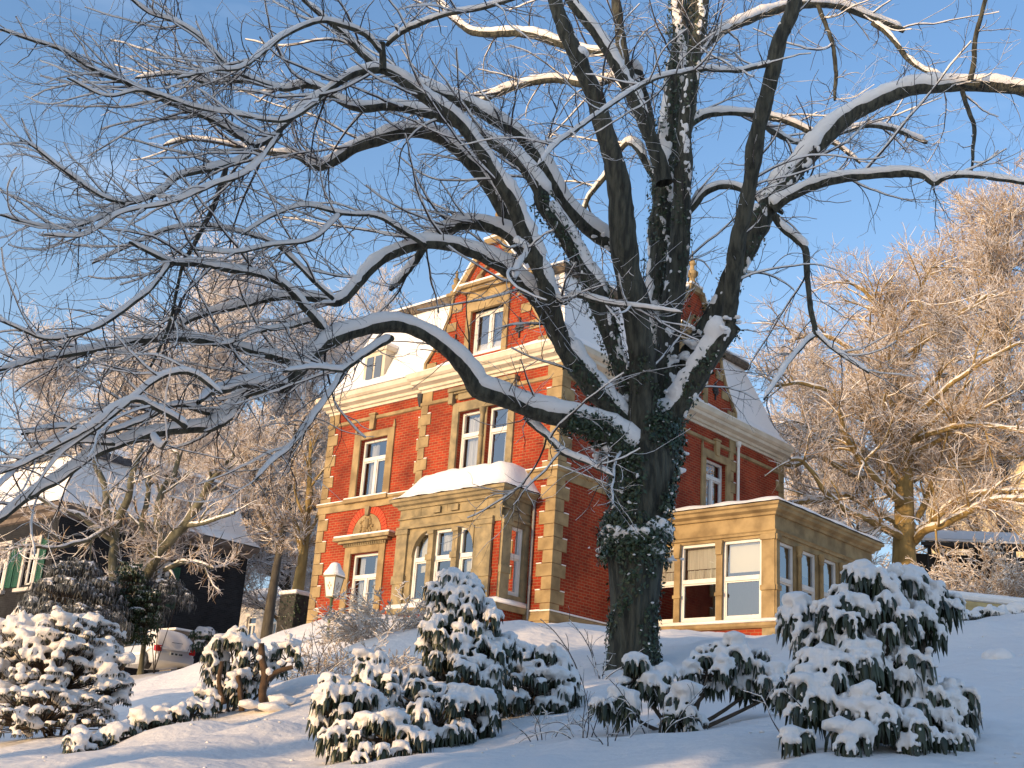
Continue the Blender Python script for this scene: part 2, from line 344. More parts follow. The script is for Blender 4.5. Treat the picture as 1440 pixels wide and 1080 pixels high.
# ---- string courses, cornice
PATH = [(-10.2, 12.2), (-10.2, .15), (-5.62, .15), (-5.62, 0), (0, 0), (0, 12.2)]
def course(name, prof, mat_=STONE, snow=True, path=PATH, parent=villa):
    m = MB(); m.sweep(path, prof); o = m.build(name, mat_, parent)
    if snow:
        zt = max(p[1] for p in prof); ot = max(p[0] for p in prof if p[1] > zt-.02)
        s = MB(); s.sweep(path, [(0, zt+.002), (ot-.005, zt+.002), (ot, zt+.025), (ot*.6, zt+.05), (0, zt+.055)]); s.build('snow', SNOW, o)
    return o
course('string_course', [(0, 3.72), (.05, 3.72), (.05, 3.93), (.1, 3.96), (.1, 4.02), (0, 4.03)])
course('plinth_band', [(0, -.2), (.07, -.2), (.07, -.02), (.045, .04), (0, .06)])
course('frieze_band', [(0, 6.66), (.05, 6.68), (.05, 6.78), (0, 6.8)], snow=False)
course('eaves_cornice', [(0, 7.10), (.05, 7.10), (.05, 7.18), (.12, 7.2), (.14, 7.28), (.30, 7.34), (.31, 7.44), (.36, 7.46), (.42, 7.52), (.44, 7.66), (.40, 7.68), (0, 7.69)], CREAM)
# ---- stone window surrounds
def surround(T, h, w=.28, top=.3, sill=.12, dd=-.06, name='window_surround', mat_=STONE, ears=False):
    m = MB(T); a0, a1, z0, z1 = h
    m.box(a0-w, a0-.001, dd, .1, z0-sill, z1+top); m.box(a1+.001, a1+w, dd, .1, z0-sill, z1+top)
    m.box(a0, a1, dd, .1, z1+.001, z1+top); m.box(a0, a1, dd, .1, z0-sill, z0-.001)
    m.box(a0-.05, a0-.002, dd+.04, .2, z0, z1); m.box(a1+.002, a1+.05, dd+.04, .2, z0, z1)
    if ears:
        for e in (a0-w-.02, a1+w-.10): m.prism([(e, z1+top), (e+.12, z1+top), (e+.06, z1+top+.28)], dd, .05)
    return m.build(name, mat_, villa, bevel=.012)
surround(Tl, W1, .30, .24, ears=True); surround(Ts, SW[0], .24, .26, ears=True); surround(Ts, SW[1], .24, .26, ears=True)
m = MB(Tf); m.box(-4.22, -3.96, -.07, .1, 4.05, 6.52); m.box(-1.94, -1.70, -.07, .1, 4.05, 6.52); m.box(-3.96, -1.94, -.07, .1, 6.225, 6.52)
m.box(-3.09, -2.81, -.02, .12, 4.2, 6.22); m.lathe(-2.95, -.07, [(.075, 4.2), (.09, 4.3), (.06, 4.36), (.065, 5.3), (.09, 5.34), (.06, 5.4), (.058, 6.0), (.10, 6.1), (.10, 6.22)])
m.box(-3.9, -1.98, -.05, .1, 4.05, 4.19)
m.build('window_surround', STONEW, villa, bevel=.01)
m = MB(Tf); m.box(-4.0, -1.9, -.10, .05, 6.60, 6.84); m.box(-4.35, -1.62, -.22, .05, 6.86, 6.98); m.box(-4.28, -1.70, -.15, .05, 6.8, 6.86)
for q in (-4.25, -1.75): m.box(q-.09, q+.09, -.18, .05, 6.5, 6.85)
m.build('window_hood', STONEW, villa, bevel=.01)
for T, a, z in ((Tl, -7.99, 6.70), (Ts, 7.9, 6.70), (Ts, 4.75, 6.7)):
    m = MB(T); m.prism([(a-.10, z-.38), (a+.10, z-.38), (a+.13, z+.1), (a-.13, z+.1)], -.11, .05); m.box(a-.16, a+.16, -.13, .05, z+.1, z+.17); m.build('keystone', STONE, villa, bevel=.01)
window(villa, Tl, *W1, trans=5.38, mull=(-7.86,), curt=[(-8.3, -8.0, 4.2, 5.9, 'c')])
window(villa, Tf, *W2a, trans=5.5, curt=[(-3.85, -3.2, 4.2, 6.1, 'c')]); window(villa, Tf, *W2b, trans=5.5, curt=[(-2.35, -2.05, 4.2, 6.1, 'c')])
window(villa, Ts, *SW[0], trans=5.6, mull=(7.9,)); window(villa, Ts, *SW[1], trans=5.6, mull=(4.75,))
# ---- garden door window with lintel cornice and carved tympanum
surround(Tl, G1, .27, .26, sill=.25)
window(villa, Tl, *G1, trans=1.56, mull=(-7.75,), curt=[(-7.62, -7.35, .2, 2.2, 'c'), (-8.3, -8.1, .2, 2.2, 'c')])
m = MB(Tl); m.box(-8.72, -6.78, -.10, .05, 2.50, 2.60)
for i in range(22): m.box(-8.66+i*.085, -8.62+i*.085, -.14, .0, 2.52, 2.585)
m.box(-8.9, -6.6, -.20, .05, 2.60, 2.68); m.box(-9.05, -6.45, -.30, .05, 2.681, 2.78)
lc = m.build('lintel_cornice', STONEW, villa, bevel=.01)
m = MB(Tl); m.box(-9.04, -6.46, -.29, .0, 2.782, 2.85); m.build('snow', SNOW, lc, bevel=.03)
m = MB(Tl); cx, cz, rr = -7.78, 2.86, .66
pts = [(cx+rr*math.cos(t), cz+rr*1.0*math.sin(t)) for t in np.linspace(0, math.pi, 20)]; m.prism(pts, -.02, .05)
random.seed(3)
for i in range(26):
    t = random.uniform(.1, math.pi-.1); r_ = random.uniform(.12, .56); m.lathe(cx+r_*math.cos(t), -.02, [(.01, cz+r_*math.sin(t)-.06), (.06, cz+r_*math.sin(t)-.03), (.06, cz+r_*math.sin(t)+.03), (.01, cz+r_*math.sin(t)+.06)], 6)
m.lathe(cx, -.03, [(.02, cz+.1), (.13, cz+.2), (.14, cz+.38), (.02, cz+.52)], 10)
m.build('carved_tympanum', STONE, villa)
m = MB(Tl)
for i in range(21):
    t0 = math.pi*i/21; t1 = math.pi*(i+.86)/21
    m.prism([(cx+.68*math.cos(t0), cz+.68*math.sin(t0)), (cx+.93*math.cos(t0), cz+.93*math.sin(t0)), (cx+.93*math.cos(t1), cz+.93*math.sin(t1)), (cx+.68*math.cos(t1), cz+.68*math.sin(t1))], -.02, .04)
m.build('brick_arch', mat('arch brick', (.40, .045, .016), .85, (.52, .07, .02), scale=12), villa)
m = MB(Tl); m.prism([(cx-.07, 3.46), (cx+.07, 3.46), (cx+.11, 3.74), (cx-.11, 3.74)], -.12, .04); m.build('keystone', STONEW, villa, bevel=.01)
m = MB(Tl); m.box(-8.9, -6.6, -.16, .05, -.02, .09); k = m.build('window_sill', STONE, villa, bevel=.01); m = MB(Tl); m.box(-8.88, -6.62, -.15, -.05, .092, .15); m.build('snow', SNOW, k, bevel=.02)
m = MB(Tl); m.box(-8.95, -6.9, -.16, .05, 3.93, 4.06); k = m.build('window_sill', STONE, villa, bevel=.01); m = MB(Tl); m.box(-8.93, -6.92, -.15, -.05, 4.062, 4.11); m.build('snow', SNOW, k, bevel=.02)
# ---- mansard roof
def ring(ins, z, out=.12): return [(-10.2-out+ins, -out+ins, z), (out-ins, -out+ins, z), (out-ins, 12.2+out-ins, z), (-10.2-out+ins, 12.2+out-ins, z)]
def loft(m, rings):
    for r0, r1 in zip(rings[:-1], rings[1:]):
        for i in range(4): m.quad(r0[i], r0[(i+1) % 4], r1[(i+1) % 4], r1[i])
def snowgrid(rings, nz_=5, n=26, amp=.03, seed=0, mat_=SNOW, name='snow', parent=None):
    rng = np.random.default_rng(seed); m = MB()
    for r0, r1 in zip(rings[:-1], rings[1:]):
        for i in range(4):
            A, B, Cc, D = [np.array(q, float) for q in (r0[i], r0[(i+1) % 4], r1[(i+1) % 4], r1[i])]
            nr = np.cross(B-A, D-A); nr = nr/np.linalg.norm(nr)
            vs = []
            for j in range(nz_+1):
                for k in range(n+1):
                    u, v = k/n, j/nz_; p = (A*(1-u)+B*u)*(1-v)+(D*(1-u)+Cc*u)*v
                    e = 0 if k in (0, n) or j in (0, nz_) else 1
                    p = p+nr*e*(amp*math.sin(u*17+seed)*math.sin(v*5+u*4)+rng.normal()*amp*.35); vs.append(tuple(p))
            m.add(vs, [(j*(n+1)+k, j*(n+1)+k+1, (j+1)*(n+1)+k+1, (j+1)*(n+1)+k) for j in range(nz_) for k in range(n)])
    return m.build(name, mat_, parent, smooth=True)
ZR = 10.55
m = MB(); loft(m, [ring(0, 7.69), ring(.35, 8.2), ring(1.25, ZR)]); roof = m.build('roof', SLATE, villa)
snowgrid([ring(-.16, 7.70), ring(.22, 8.15), ring(1.13, ZR-.02)], parent=roof, seed=2)
m = MB(); loft(m, [ring(1.5, ZR-.05), ring(.98, ZR-.04), ring(.93, ZR+.10), ring(1.0, ZR+.2), ring(1.05, ZR+.2)])
m.quad(*ring(1.05, ZR+.19)); m.build('upper_eaves', mat('weathered timber eaves', (.06, .045, .032), .8, (.16, .12, .08), scale=8), roof)
snowgrid([ring(.98, ZR+.205), ring(1.02, ZR+.30), ring(3.2, ZR+1.0), ring(5.0, ZR+1.25)], parent=roof, seed=4, n=20)
m = MB(Ts); m.box(5.2, 7.4, 1.2, 4, ZR-.2, ZR+.1)
# ---- gables
def gable(T, c, win, name):
    t = lambda a, d, z: T(a+c, d-.17, z)
    L = [(-2.5, 7.69), (-2.5, 8.0), (-2.15, 8.42), (-1.85, 8.85), (-1.6, 9.4), (-1.5, 10.12), (-1.25, 10.16), (-.32, 11.45), (.32, 11.45), (1.25, 10.16), (1.5, 10.12), (1.6, 9.4), (1.85, 8.85), (2.15, 8.42), (2.5, 8.0), (2.5, 7.69)]
    w0, w1, z0, z1 = win
    g = MB(t)
    # brick face around the window opening
    g.quad((-2.45, .05, 7.69), (w0, .05, 7.69), (w0, .05, 9.4), (-1.6, .05, 9.4), (-1.85, .05, 8.85), (-2.15, .05, 8.42), (-2.45, .05, 8.0))
    g.quad((w1, .05, 7.69), (2.45, .05, 7.69), (2.45, .05, 8.0), (2.15, .05, 8.42), (1.85, .05, 8.85), (1.6, .05, 9.4), (w1, .05, 9.4))
    g.quad((-1.6, .05, 9.4), (1.6, .05, 9.4), (1.5, .05, 10.12), (-1.5, .05, 10.12)); g.quad((-1.25, .05, 10.12), (1.25, .05, 10.12), (.32, .05, 11.45), (-.32, .05, 11.45))
    g.quad((w0, .05, 7.69), (w1, .05, 7.69), (w1, .05, z0), (w0, .05, z0)); 
    g.quad((w0, .05, z0), (w0, .35, z0), (w0, .35, 9.4), (w0, .05, 9.4)); g.quad((w1, .05, z0), (w1, .05, 9.4), (w1, .35, 9.4), (w1, .35, z0))
    gb = g.build('gable', BRICK, villa)
    bk = MB(t); bk.prism(L, .36, .40); bk.build('gable_back', SLATE, gb)
    st = MB(t); sn = MB(t)
    for side in (-1, 1):
        pts = [(2.5, 7.69), (2.5, 8.0), (2.15, 8.42), (1.85, 8.85), (1.6, 9.4), (1.5, 10.12)]
        for i in range(len(pts)-1):                   # coping
            (a0, q0), (a1, q1) = pts[i], pts[i+1]
            A = [(a0*side, q0), ((a0+.09)*side, q0+.02), ((a1+.09)*side, q1+.02), (a1*side, q1)]; st.prism(A, -.02, .40)
            if i in (1, 2, 3): sn.prism([((a0+.092)*side, q0+.02), ((a0+.14)*side, q0+.09), ((a1+.13)*side, q1+.09), ((a1+.092)*side, q1+.02)], -.03, .38)
        for z in (7.72, 8.3, 8.9, 9.5):               # stepped quoin blocks
            e = np.interp(z+.15, [8.0, 8.42, 8.85, 9.4, 10.12], [2.5, 2.15, 1.85, 1.6, 1.5]); st.box(*sorted((side*(e-.02), side*(e-.42))), .01, .1, z, z+.28)
        # pediment slope
        st.prism([(1.25*side, 10.14), (1.5*side, 10.14), (.42*side, 11.55), (.27*side, 11.45)], -.06, .40)
        sn.prism([(1.5*side, 10.16), (1.53*side, 10.24), (.45*side, 11.62), (.42*side, 11.56)], -.06, .38)
        f = MB(t); f.box(side*1.62-.2, side*1.62+.2, -.06, .34, 10.1, 10.2); f.lathe(side*1.62, .14, [(.16, 10.2), (.17, 10.28), (.09, 10.33), (.13, 10.42), (.14, 10.5), (.06, 10.56), (.10, 10.66), (.09, 10.74), (.04, 10.8), (.05, 10.9), (.02, 11.02)])
        f.build('finial', STONE, gb, smooth=False)
        ir = MB(t); q = side*1.32; z = 8.45
        ir.box(q-.02, q+.02, .0, .045, z-.32, z+.32); ir.box(q-.16, q+.16, .005, .04, z-.02, z+.02)
        for k in range(8):
            an = k*math.pi/4; x_, z_ = q+.12*math.cos(an), z+.12*math.sin(an); ir.box(x_-.035, x_+.035, -.01, .04, z_-.035, z_+.035)
        ir.lathe(q, .0, [(.01, z-.09), (.08, z-.04), (.08, z+.04), (.01, z+.09)], 8)
        ir.build('iron_ornament', IRON, gb)
    st.box(-.42, .42, -.1, .42, 11.45, 11.56); st.box(-.34, .34, -.06, .40, 11.56, 11.68); sn.box(-.36, .36, -.08, .38, 11.682, 11.76)
    st.lathe(0, .15, [(.22, 11.68), (.24, 11.78), (.14, 11.86), (.10, 12.0), (.20, 12.12), (.21, 12.22), (.09, 12.3), (.07, 12.45), (.12, 12.52), (.10, 12.62), (.03, 12.72), (.015, 13.0)])
    # window surround and cornice
    st.box(w0-.2, w0-.002, -.02, .1, z0-.15, 9.42); st.box(w1+.002, w1+.2, -.02, .1, z0-.15, 9.42); st.box(w0-.22, w1+.22, -.03, .09, z1+.001, z1+.62)
    st.box(w0-.36, w1+.36, -.16, .1, z1+.62, z1+.74); st.box(w0-.45, w1+.45, -.24, .1, z1+.741, z1+.84); sn.box(w0-.44, w1+.44, -.23, .05, z1+.842, z1+.92)
    for side in (-1, 1):                              # scrolls standing on the window cornice
        pr = [(side*(.55-.13*k), z1+.92+.14*k*(1-.03*k)) for k in range(5)]
        for i in range(4):
            (a0, q0), (a1, q1) = pr[i], pr[i+1]; st.prism([(a0, q0), (a0+side*.12, q0+.02), (a1+side*.1, q1+.03), (a1, q1)], -.08, .06)
        st.lathe(side*.42, -.02, [(.01, z1+.93), (.11, z1+.98), (.12, z1+1.1), (.02, z1+1.18)], 10)
    s_ = st.build('gable_dressing', STONE, gb); sn.build('snow', SNOW, s_, bevel=.02)
    window(gb, t, w0, w1, z0, z1, mull=((w0+w1)/2,), dep=.2, nested=True, fw=.09)
    # little saddle roof running back into the mansard
    rf = MB(t); rf.quad((-1.5, .4, 10.1), (0, .4, 11.5), (0, 4.2, 11.5), (-1.5, 4.2, 10.1)); rf.quad((1.5, .4, 10.1), (0, .4, 11.5), (0, 4.2, 11.5), (1.5, 4.2, 10.1))
    rf.quad((-1.5, .4, 7.7), (-1.5, 4, 7.7), (-1.5, 4, 10.1), (-1.5, .4, 10.1)); rf.quad((1.5, .4, 7.7), (1.5, 4, 7.7), (1.5, 4, 10.1), (1.5, .4, 10.1)); rf.build('gable_roof', SNOW, gb)
gable(Tf, -2.95, (-.70, .65, 7.92, 9.38), 'front'); gable(Ts, 6.3, (-.62, .62, 7.92, 9.2), 'side')
# ---- small dormer on the left
m = MB(Tf); m.box(-8.62, -7.62, .02, .50, 7.75, 8.98); m.box(-8.70, -7.54, -.04, 1.6, 8.981, 9.12)
m.quad((-8.55, .5, 7.9), (-8.55, 1.5, 7.9), (-8.55, 1.5, 8.98), (-8.55, .5, 8.98)); m.quad((-7.70, .5, 7.9), (-7.70, 1.5, 7.9), (-7.70, 1.5, 8.98), (-7.70, .5, 8.98))
do = m.build('dormer', CREAM, villa); m = MB(Tf); m.box(-8.69, -7.55, -.03, 1.6, 9.122, 9.24); m.build('snow', SNOW, do, bevel=.03)
m = MB(Tf); m.box(-8.48, -8.17, -.005, .019, 7.9, 8.82); m.box(-8.08, -7.77, -.005, .019, 7.9, 8.82); m.build('pane', mat('dark dormer glass', (.10, .12, .15), .08, spec=.8), do)
# ---- bay window
bay = MB(TB)
def spandrel(mb, s, a_out, a_in, zt, r):
    pts = [(a_out, zt)]+[(a_in+s*(r*math.cos(t)), zt-r*1.15+r*1.15*math.sin(t)) for t in np.linspace(0, math.pi/2, 10)]
    mb.prism(pts, -.03, .16)
B0, B1, BZ0, BZ1 = -4.20, -1.82, .30, 2.32
wall(bay, -4.85, -1.12, -.02, 3.1, [(B0, B1, BZ0, BZ1)], .22)
bay.box(-3.56, -3.36, -.05, .18, BZ0, BZ1); bay.box(-2.60, -2.40, -.05, .18, BZ0, BZ1)
spandrel(bay, -1, B0, -3.56, BZ1+.001, .64); spandrel(bay, 1, B1, -2.40, BZ1+.001, .58)
for a0, a1 in ((-4.86, -4.42), (-1.72, -1.12)):
    bay.box(a0, a1, -.07, .01, .0, 2.35); bay.box(a0-.03, a1+.03, -.10, .01, .85, 1.08); bay.box(a0-.03, a1+.03, -.10, .01, 2.28, 2.42); bay.box(a0-.04, a1+.04, -.12, .01, 0, .12)
for q in (-3.46, -2.5): bay.box(q-.13, q+.13, -.09, -.05, 1.45, 1.62); bay.box(q-.12, q+.12, -.09, -.05, 2.2, 2.3)
bay.box(-4.88, -1.10, -.09, .01, 2.43, 2.50); bay.box(-4.88, -1.10, -.06, .01, 2.72, 2.76); bay.box(-1.12, -.85, .0, .2, 2.35, 3.1)
for q in (-4.0, -2.95, -1.4): bay.box(q-.012, q+.012, -.011, .01, 2.78, 3.08)
for q in (-3.3, -2.6): bay.box(q-.14, q+.14, -.075, -.001, 2.8, 2.98)
bs = MB(TBs); wall(bs, -1.2, 0, -.02, 3.1, [(-.74, -.22, .42, 2.3)], .2)
bs.box(-1.17, -.82, -.07, .01, .0, 2.35); bs.box(-1.19, -.80, -.10, .01, .95, 1.15); bs.box(-1.19, -.80, -.1, .01, 2.28, 2.42); bs.box(-1.18, -.0, -.06, .01, 2.43, 2.5); bs.box(-1.18, -.0, -.05, .01, 2.72, 2.76)
bay.v_ = len(bay.v); n = len(bay.v); bay.v += bs.v; bay.f += [tuple(i+n for i in f) for f in bs.f]
bl = MB(TBl); bl.quad((-1.2, 0, -.02), (0, 0, -.02), (0, 0, 3.1), (-1.2, 0, 3.1)); n = len(bay.v); bay.v += bl.v; bay.f += [tuple(i+n for i in f) for f in bl.f]
BP = [(-4.85, 0), (-4.85, -1.2), (-.85, -1.2), (-.85, 0)]
bay.T = Tf; bay.sweep(BP, [(0, 3.02), (.05, 3.02), (.07, 3.1), (.16, 3.13), (.2, 3.2), (.26, 3.22), (.27, 3.3), (0, 3.31)])
bay.sweep(BP, [(0, -.02), (.08, -.02), (.10, .06), (.12, .12), (0, .2)])
bayo = bay.build('bay_window', STONEW, villa, bevel=.008)
m = MB(TB); m.box(-1.119, -.852, .03, .2, .1, 2.35); m.quad((-4.85, .02, ZB), (-.85, .02, ZB), (-.85, .02, -.02), (-4.85, .02, -.02)); m.T = TBs; m.quad((-1.18, .02, ZB), (0, .02, ZB), (0, .02, -.02), (-1.18, .02, -.02))
m.build('brickwork', BRICK, bayo)
for a0, a1, cu in ((B0, -3.56, [(-4.1, -3.65, 1.2, 2.2, 'blind')]), (-3.36, -2.60, [(-3.25, -2.7, 1.75, 2.2, 'c')]), (-2.40, B1, [(-2.3, -2.0, 1.1, 1.6, 'blind')])):
    window(bayo, TB, a0, a1, BZ0, BZ1, trans=1.52, dep=.08, nested=True, curt=cu, back=.7)
window(bayo, TBs, -.74, -.22, .42, 2.3, trans=1.5, dep=.08, nested=True, back=.6, curt=[(-.6, -.35, .5, 2.2, 'c')])
m = MB(Tf); m.sweep(BP, [(0, .2), (.125, .13), (.14, .17), (.10, .26), (0, .30)]); m.build('snow', SNOW, bayo, smooth=True)
nx, ny = 60, 26; vs = []; rng = np.random.default_rng(8)
for j in range(ny+1):
    for i in range(nx+1):
        x = -5.16+4.62*i/nx; y = -1.5+1.5*j/ny; d = max(0, -math.log(math.exp(-6*(x+5.16))+math.exp(-6*(-.54-x))+math.exp(-6*(y+1.5)))/6); t = min(1, d/.70); s_ = t*t*(3-2*t)
        edge = .05 if d > 1e-6 else 0
        vs.append((x+.02*math.sin(y*9+3)*(d < .01), y+.03*math.sin(x*7)*(d < .01)*(y < -.1), 3.315+edge*(.7+.6*abs(math.sin(x*5.3+y*4)))+.80*s_*(1-.12*max(0, (-3.4-x)/1.7))+.015*math.sin(x*6+y*4)*t+rng.normal()*.003))
m = MB(); m.add(vs, [(j*(nx+1)+i, j*(nx+1)+i+1, (j+1)*(nx+1)+i+1, (j+1)*(nx+1)+i) for j in range(ny) for i in range(nx)])
m.build('snow', SNOW, bayo, smooth=True)
# drainpipes
for loc in ((-.70, -.06), ):
    m = MB(); m.lathe(loc[0], loc[1], [(.04, -.8), (.04, 3.1)], 10); m.build('drainpipe', mat('zinc', (.25, .24, .23), .5, metal=.6), villa)
m = MB(); m.lathe(.10, 9.12, [(.05, 0), (.05, 6.9), (.09, 6.95), (.10, 7.1)], 10); m.build('drainpipe', WHITE, villa)
m = MB(); m.lathe(-5.75, .02, [(.05, 6.7), (.11, 6.95), (.13, 7.1)], 10); m.build('rainwater_head', IRON, villa)
m = MB(); m.lathe(-6.8, 6.0, [(.03, ZR+1), (.03, 15.5)], 6); m.build('antenna_mast', IRON, villa)
# ---- conservatory
con = MB(TC); CF = [(.08, 1.27, .28, 2.48), (1.40, 2.67, .28, 2.48), (2.81, 4.06, .28, 2.48)]
wall(con, 0, 4.48, .08, 3.3, CF, .2)
con.box(4.10, 4.50, -.06, .01, .12, 2.55); con.box(4.07, 4.54, -.10, .01, 1.02, 1.16); con.box(4.07, 4.54, -.10, .01, 2.40, 2.55)
for q in (1.335, 2.74): con.box(q-.10, q+.10, -.05, .0, .28, 2.5); con.box(q-.13, q+.13, -.08, .0, .95, 1.05); con.prism([(q-.12, 2.5), (q+.12, 2.5), (q+.09, 2.1), (q-.09, 2.1)], -.10, .0)
cs = MB(TCs); CS = [(4.20, 5.05, .28, 2.40), (5.35, 6.28, .28, 2.40), (6.58, 7.50, .28, 2.40), (7.80, 8.70, .28, 2.40), (9.0, 9.55, .28, 2.40)]
wall(cs, 4, 9.7, .08, 3.3, CS, .2); cs.box(3.98, 4.16, -.06, .01, .12, 2.55); cs.box(3.95, 4.19, -.10, .01, 1.02, 1.16); cs.box(3.95, 4.19, -.10, .01, 2.40, 2.55)
for q in (5.2, 6.43, 7.65, 8.85): cs.lathe(q, -.07, [(.10, .28), (.10, .36), (.07, .40), (.062, 1.3), (.058, 2.1), (.09, 2.16), (.07, 2.2), (.10, 2.3), (.11, 2.42)], 14)
n = len(con.v); con.v += cs.v; con.f += [tuple(i+n for i in f) for f in cs.f]
con.T = Tf; CP = [(0.02, 4), (4.48, 4), (4.48, 9.7), (0.02, 9.7)]
con.sweep(CP, [(0, 2.56), (.05, 2.56), (.06, 2.62), (.10, 2.66), (0, 2.68)])
con.sweep(CP, [(0, 3.08), (.06, 3.09), (.08, 3.16), (.20, 3.22), (.22, 3.30), (.28, 3.33), (.29, 3.40), (0, 3.42)])
con.sweep(CP, [(0, .02), (.06, .02), (.12, .08), (.12, .16), (0, .22)])
con.quad((0, 4, 3.415), (4.48, 4, 3.415), (4.48, 9.7, 3.415), (0, 9.7, 3.415)); con.quad((0, 9.7, .1), (4.48, 9.7, .1), (4.48, 9.7, 3.3), (0, 9.7, 3.3))
cono = con.build('conservatory', STONE, villa, bevel=.008)
m = MB(TC); m.quad((0, .02, ZB), (4.2, .02, ZB), (4.2, .02, .05), (0, .02, .05)); m.T = TCs; m.quad((4.4, .02, ZB), (9.7, .02, ZB), (9.7, .02, .05), (4.4, .02, .05)); m.build('brickwork', BRICK, cono)
m = MB(TC); m.box(4.1, 4.50, -.03, .3, ZB, .03); m.build('pier', STONEW, cono)
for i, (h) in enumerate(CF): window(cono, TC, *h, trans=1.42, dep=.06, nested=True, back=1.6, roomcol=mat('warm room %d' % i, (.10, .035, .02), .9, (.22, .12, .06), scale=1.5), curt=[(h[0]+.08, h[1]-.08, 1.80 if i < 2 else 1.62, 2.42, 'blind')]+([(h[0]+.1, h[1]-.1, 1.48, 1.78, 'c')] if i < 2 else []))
for i, h in enumerate(CS): window(cono, TCs, *h, trans=1.38, dep=.06, nested=True, back=.45 if i else 0, curt=[(h[0]+.05, h[1]-.05, 1.75, 2.35, 'blind')] if i in (1, 2) else None)
m = MB(); rng = np.random.default_rng(2); nx, ny = 30, 34; vs = []
for j in range(ny+1):
    for i in range(nx+1):
        x = 0+4.80*i/nx; y = 3.68+6.3*j/ny; d = min(4.80-x, y-3.68, 9.98-y); e = min(1, d/.15)
        vs.append((x+.012*math.sin(y*8)*(i == nx), y+.012*math.sin(x*9)*(j == 0), 3.42+.14*math.sqrt(e)+.02*math.sin(x*5+y*3)*e))
m.add(vs, [(j*(nx+1)+i, j*(nx+1)+i+1, (j+1)*(nx+1)+i+1, (j+1)*(nx+1)+i) for j in range(ny) for i in range(nx)]); m.build('snow', SNOW, cono, smooth=True)
m = MB(); m.sweep(CP, [(0, .215), (.13, .165), (.16, .2), (.10, .27), (0, .29)]); m.build('snow', SNOW, cono, smooth=True)
# ================================================================ tools for trees and shrubs
def tube_arrays(Pt, Rd, m=3):
    """Pt (N,K,3), Rd (N,K) -> verts, quads"""
    N, K, _ = Pt.shape
    T = np.gradient(Pt, axis=1); T /= np.linalg.norm(T, axis=2, keepdims=True)+1e-9
    mean = T.mean(1); ref = np.zeros((N, 3)); ref[np.arange(N), np.abs(mean).argmin(1)] = 1
    A = np.cross(T, ref[:, None, :]); A /= np.linalg.norm(A, axis=2, keepdims=True)+1e-9; B = np.cross(T, A)
    an = np.arange(m)*2*math.pi/m
    V = Pt[:, :, None, :]+Rd[:, :, None, None]*(A[:, :, None, :]*np.cos(an)[None, None, :, None]+B[:, :, None, :]*np.sin(an)[None, None, :, None])
    idx = np.arange(N*K*m).reshape(N, K, m); nx_ = np.roll(idx, -1, axis=2)
    Fq = np.stack([idx[:, :-1], nx_[:, :-1], nx_[:, 1:], idx[:, 1:]], -1).reshape(-1, 4)
    return V.reshape(-1, 3), Fq
class Gather:
    def __init__(s): s.V = []; s.F = []; s.n = 0
    def add(s, V, Fq):
        if len(V): s.V.append(V); s.F.append(Fq+s.n); s.n += len(V)
    def tubes(s, Pt, Rd, m=3): s.add(*tube_arrays(Pt, Rd, m))
    def build(s, name, mat_, parent=None, smooth=True):
        if not s.V: return None
        return np_mesh(name, np.concatenate(s.V), np.concatenate(s.F), mat_, parent, smooth)
def resample(pts, rad, step):
    pts = np.asarray(pts, float); rad = np.asarray(rad, float)
    q = [pts[0]*2-pts[1], *pts, pts[-1]*2-pts[-2]]; out = []; ro = []
    for i in range(len(pts)-1):
        p0, p1, p2, p3 = q[i:i+4]; L = np.linalg.norm(p2-p1); n = max(1, int(round(L/step)))
        for k in range(n):
            t = k/n; out.append(.5*((2*p1)+(p2-p0)*t+(2*p0-5*p1+4*p2-p3)*t*t+(3*p1-p0-3*p2+p3)*t**3)); ro.append(rad[i]*(1-t)+rad[i+1]*t)
    out.append(pts[-1]); ro.append(rad[-1]); return np.array(out), np.array(ro)
def snow_on(Pt, Rd, amt=1.0, rng=None, lump=.12, hmin=.25):
    """tube lying along the upper side of branches"""
    T = np.gradient(Pt, axis=1); T /= np.linalg.norm(T, axis=2, keepdims=True)+1e-9
    h = np.sqrt(np.clip(1-T[:, :, 2]**2, 0, 1)); k = np.clip((h-hmin)/(.75-hmin), 0, 1)
    nzr = 1+lump*(rng.random(Rd.shape)-.5)*2 if rng is not None else 1
    R2 = (Rd*.92+.006*amt)*k*nzr+1e-4
    up = np.array([0, 0, 1.])[None, None]-T*T[:, :, 2:3]; up /= np.linalg.norm(up, axis=2, keepdims=True)+1e-9
    return Pt+up*((Rd*.45+.006*amt)*k)[:, :, None], R2
def unit(v): return v/(np.linalg.norm(v, axis=-1, keepdims=True)+1e-9)
def grow(P0, D, L, r0, K, wob, up, rng, tip=.3):
    N = len(P0); pts = np.empty((N, K, 3)); pts[:, 0] = P0; d = unit(D); st = (L/(K-1))[:, None]
    bend = rng.normal(size=(N, 3))*wob
    for k in range(1, K):
        d = unit(d+bend*.5+rng.normal(size=(N, 3))*wob+np.array([0, 0, up])[None]); pts[:, k] = pts[:, k-1]+d*st
    return pts, r0[:, None]*np.linspace(1, tip, K)[None]
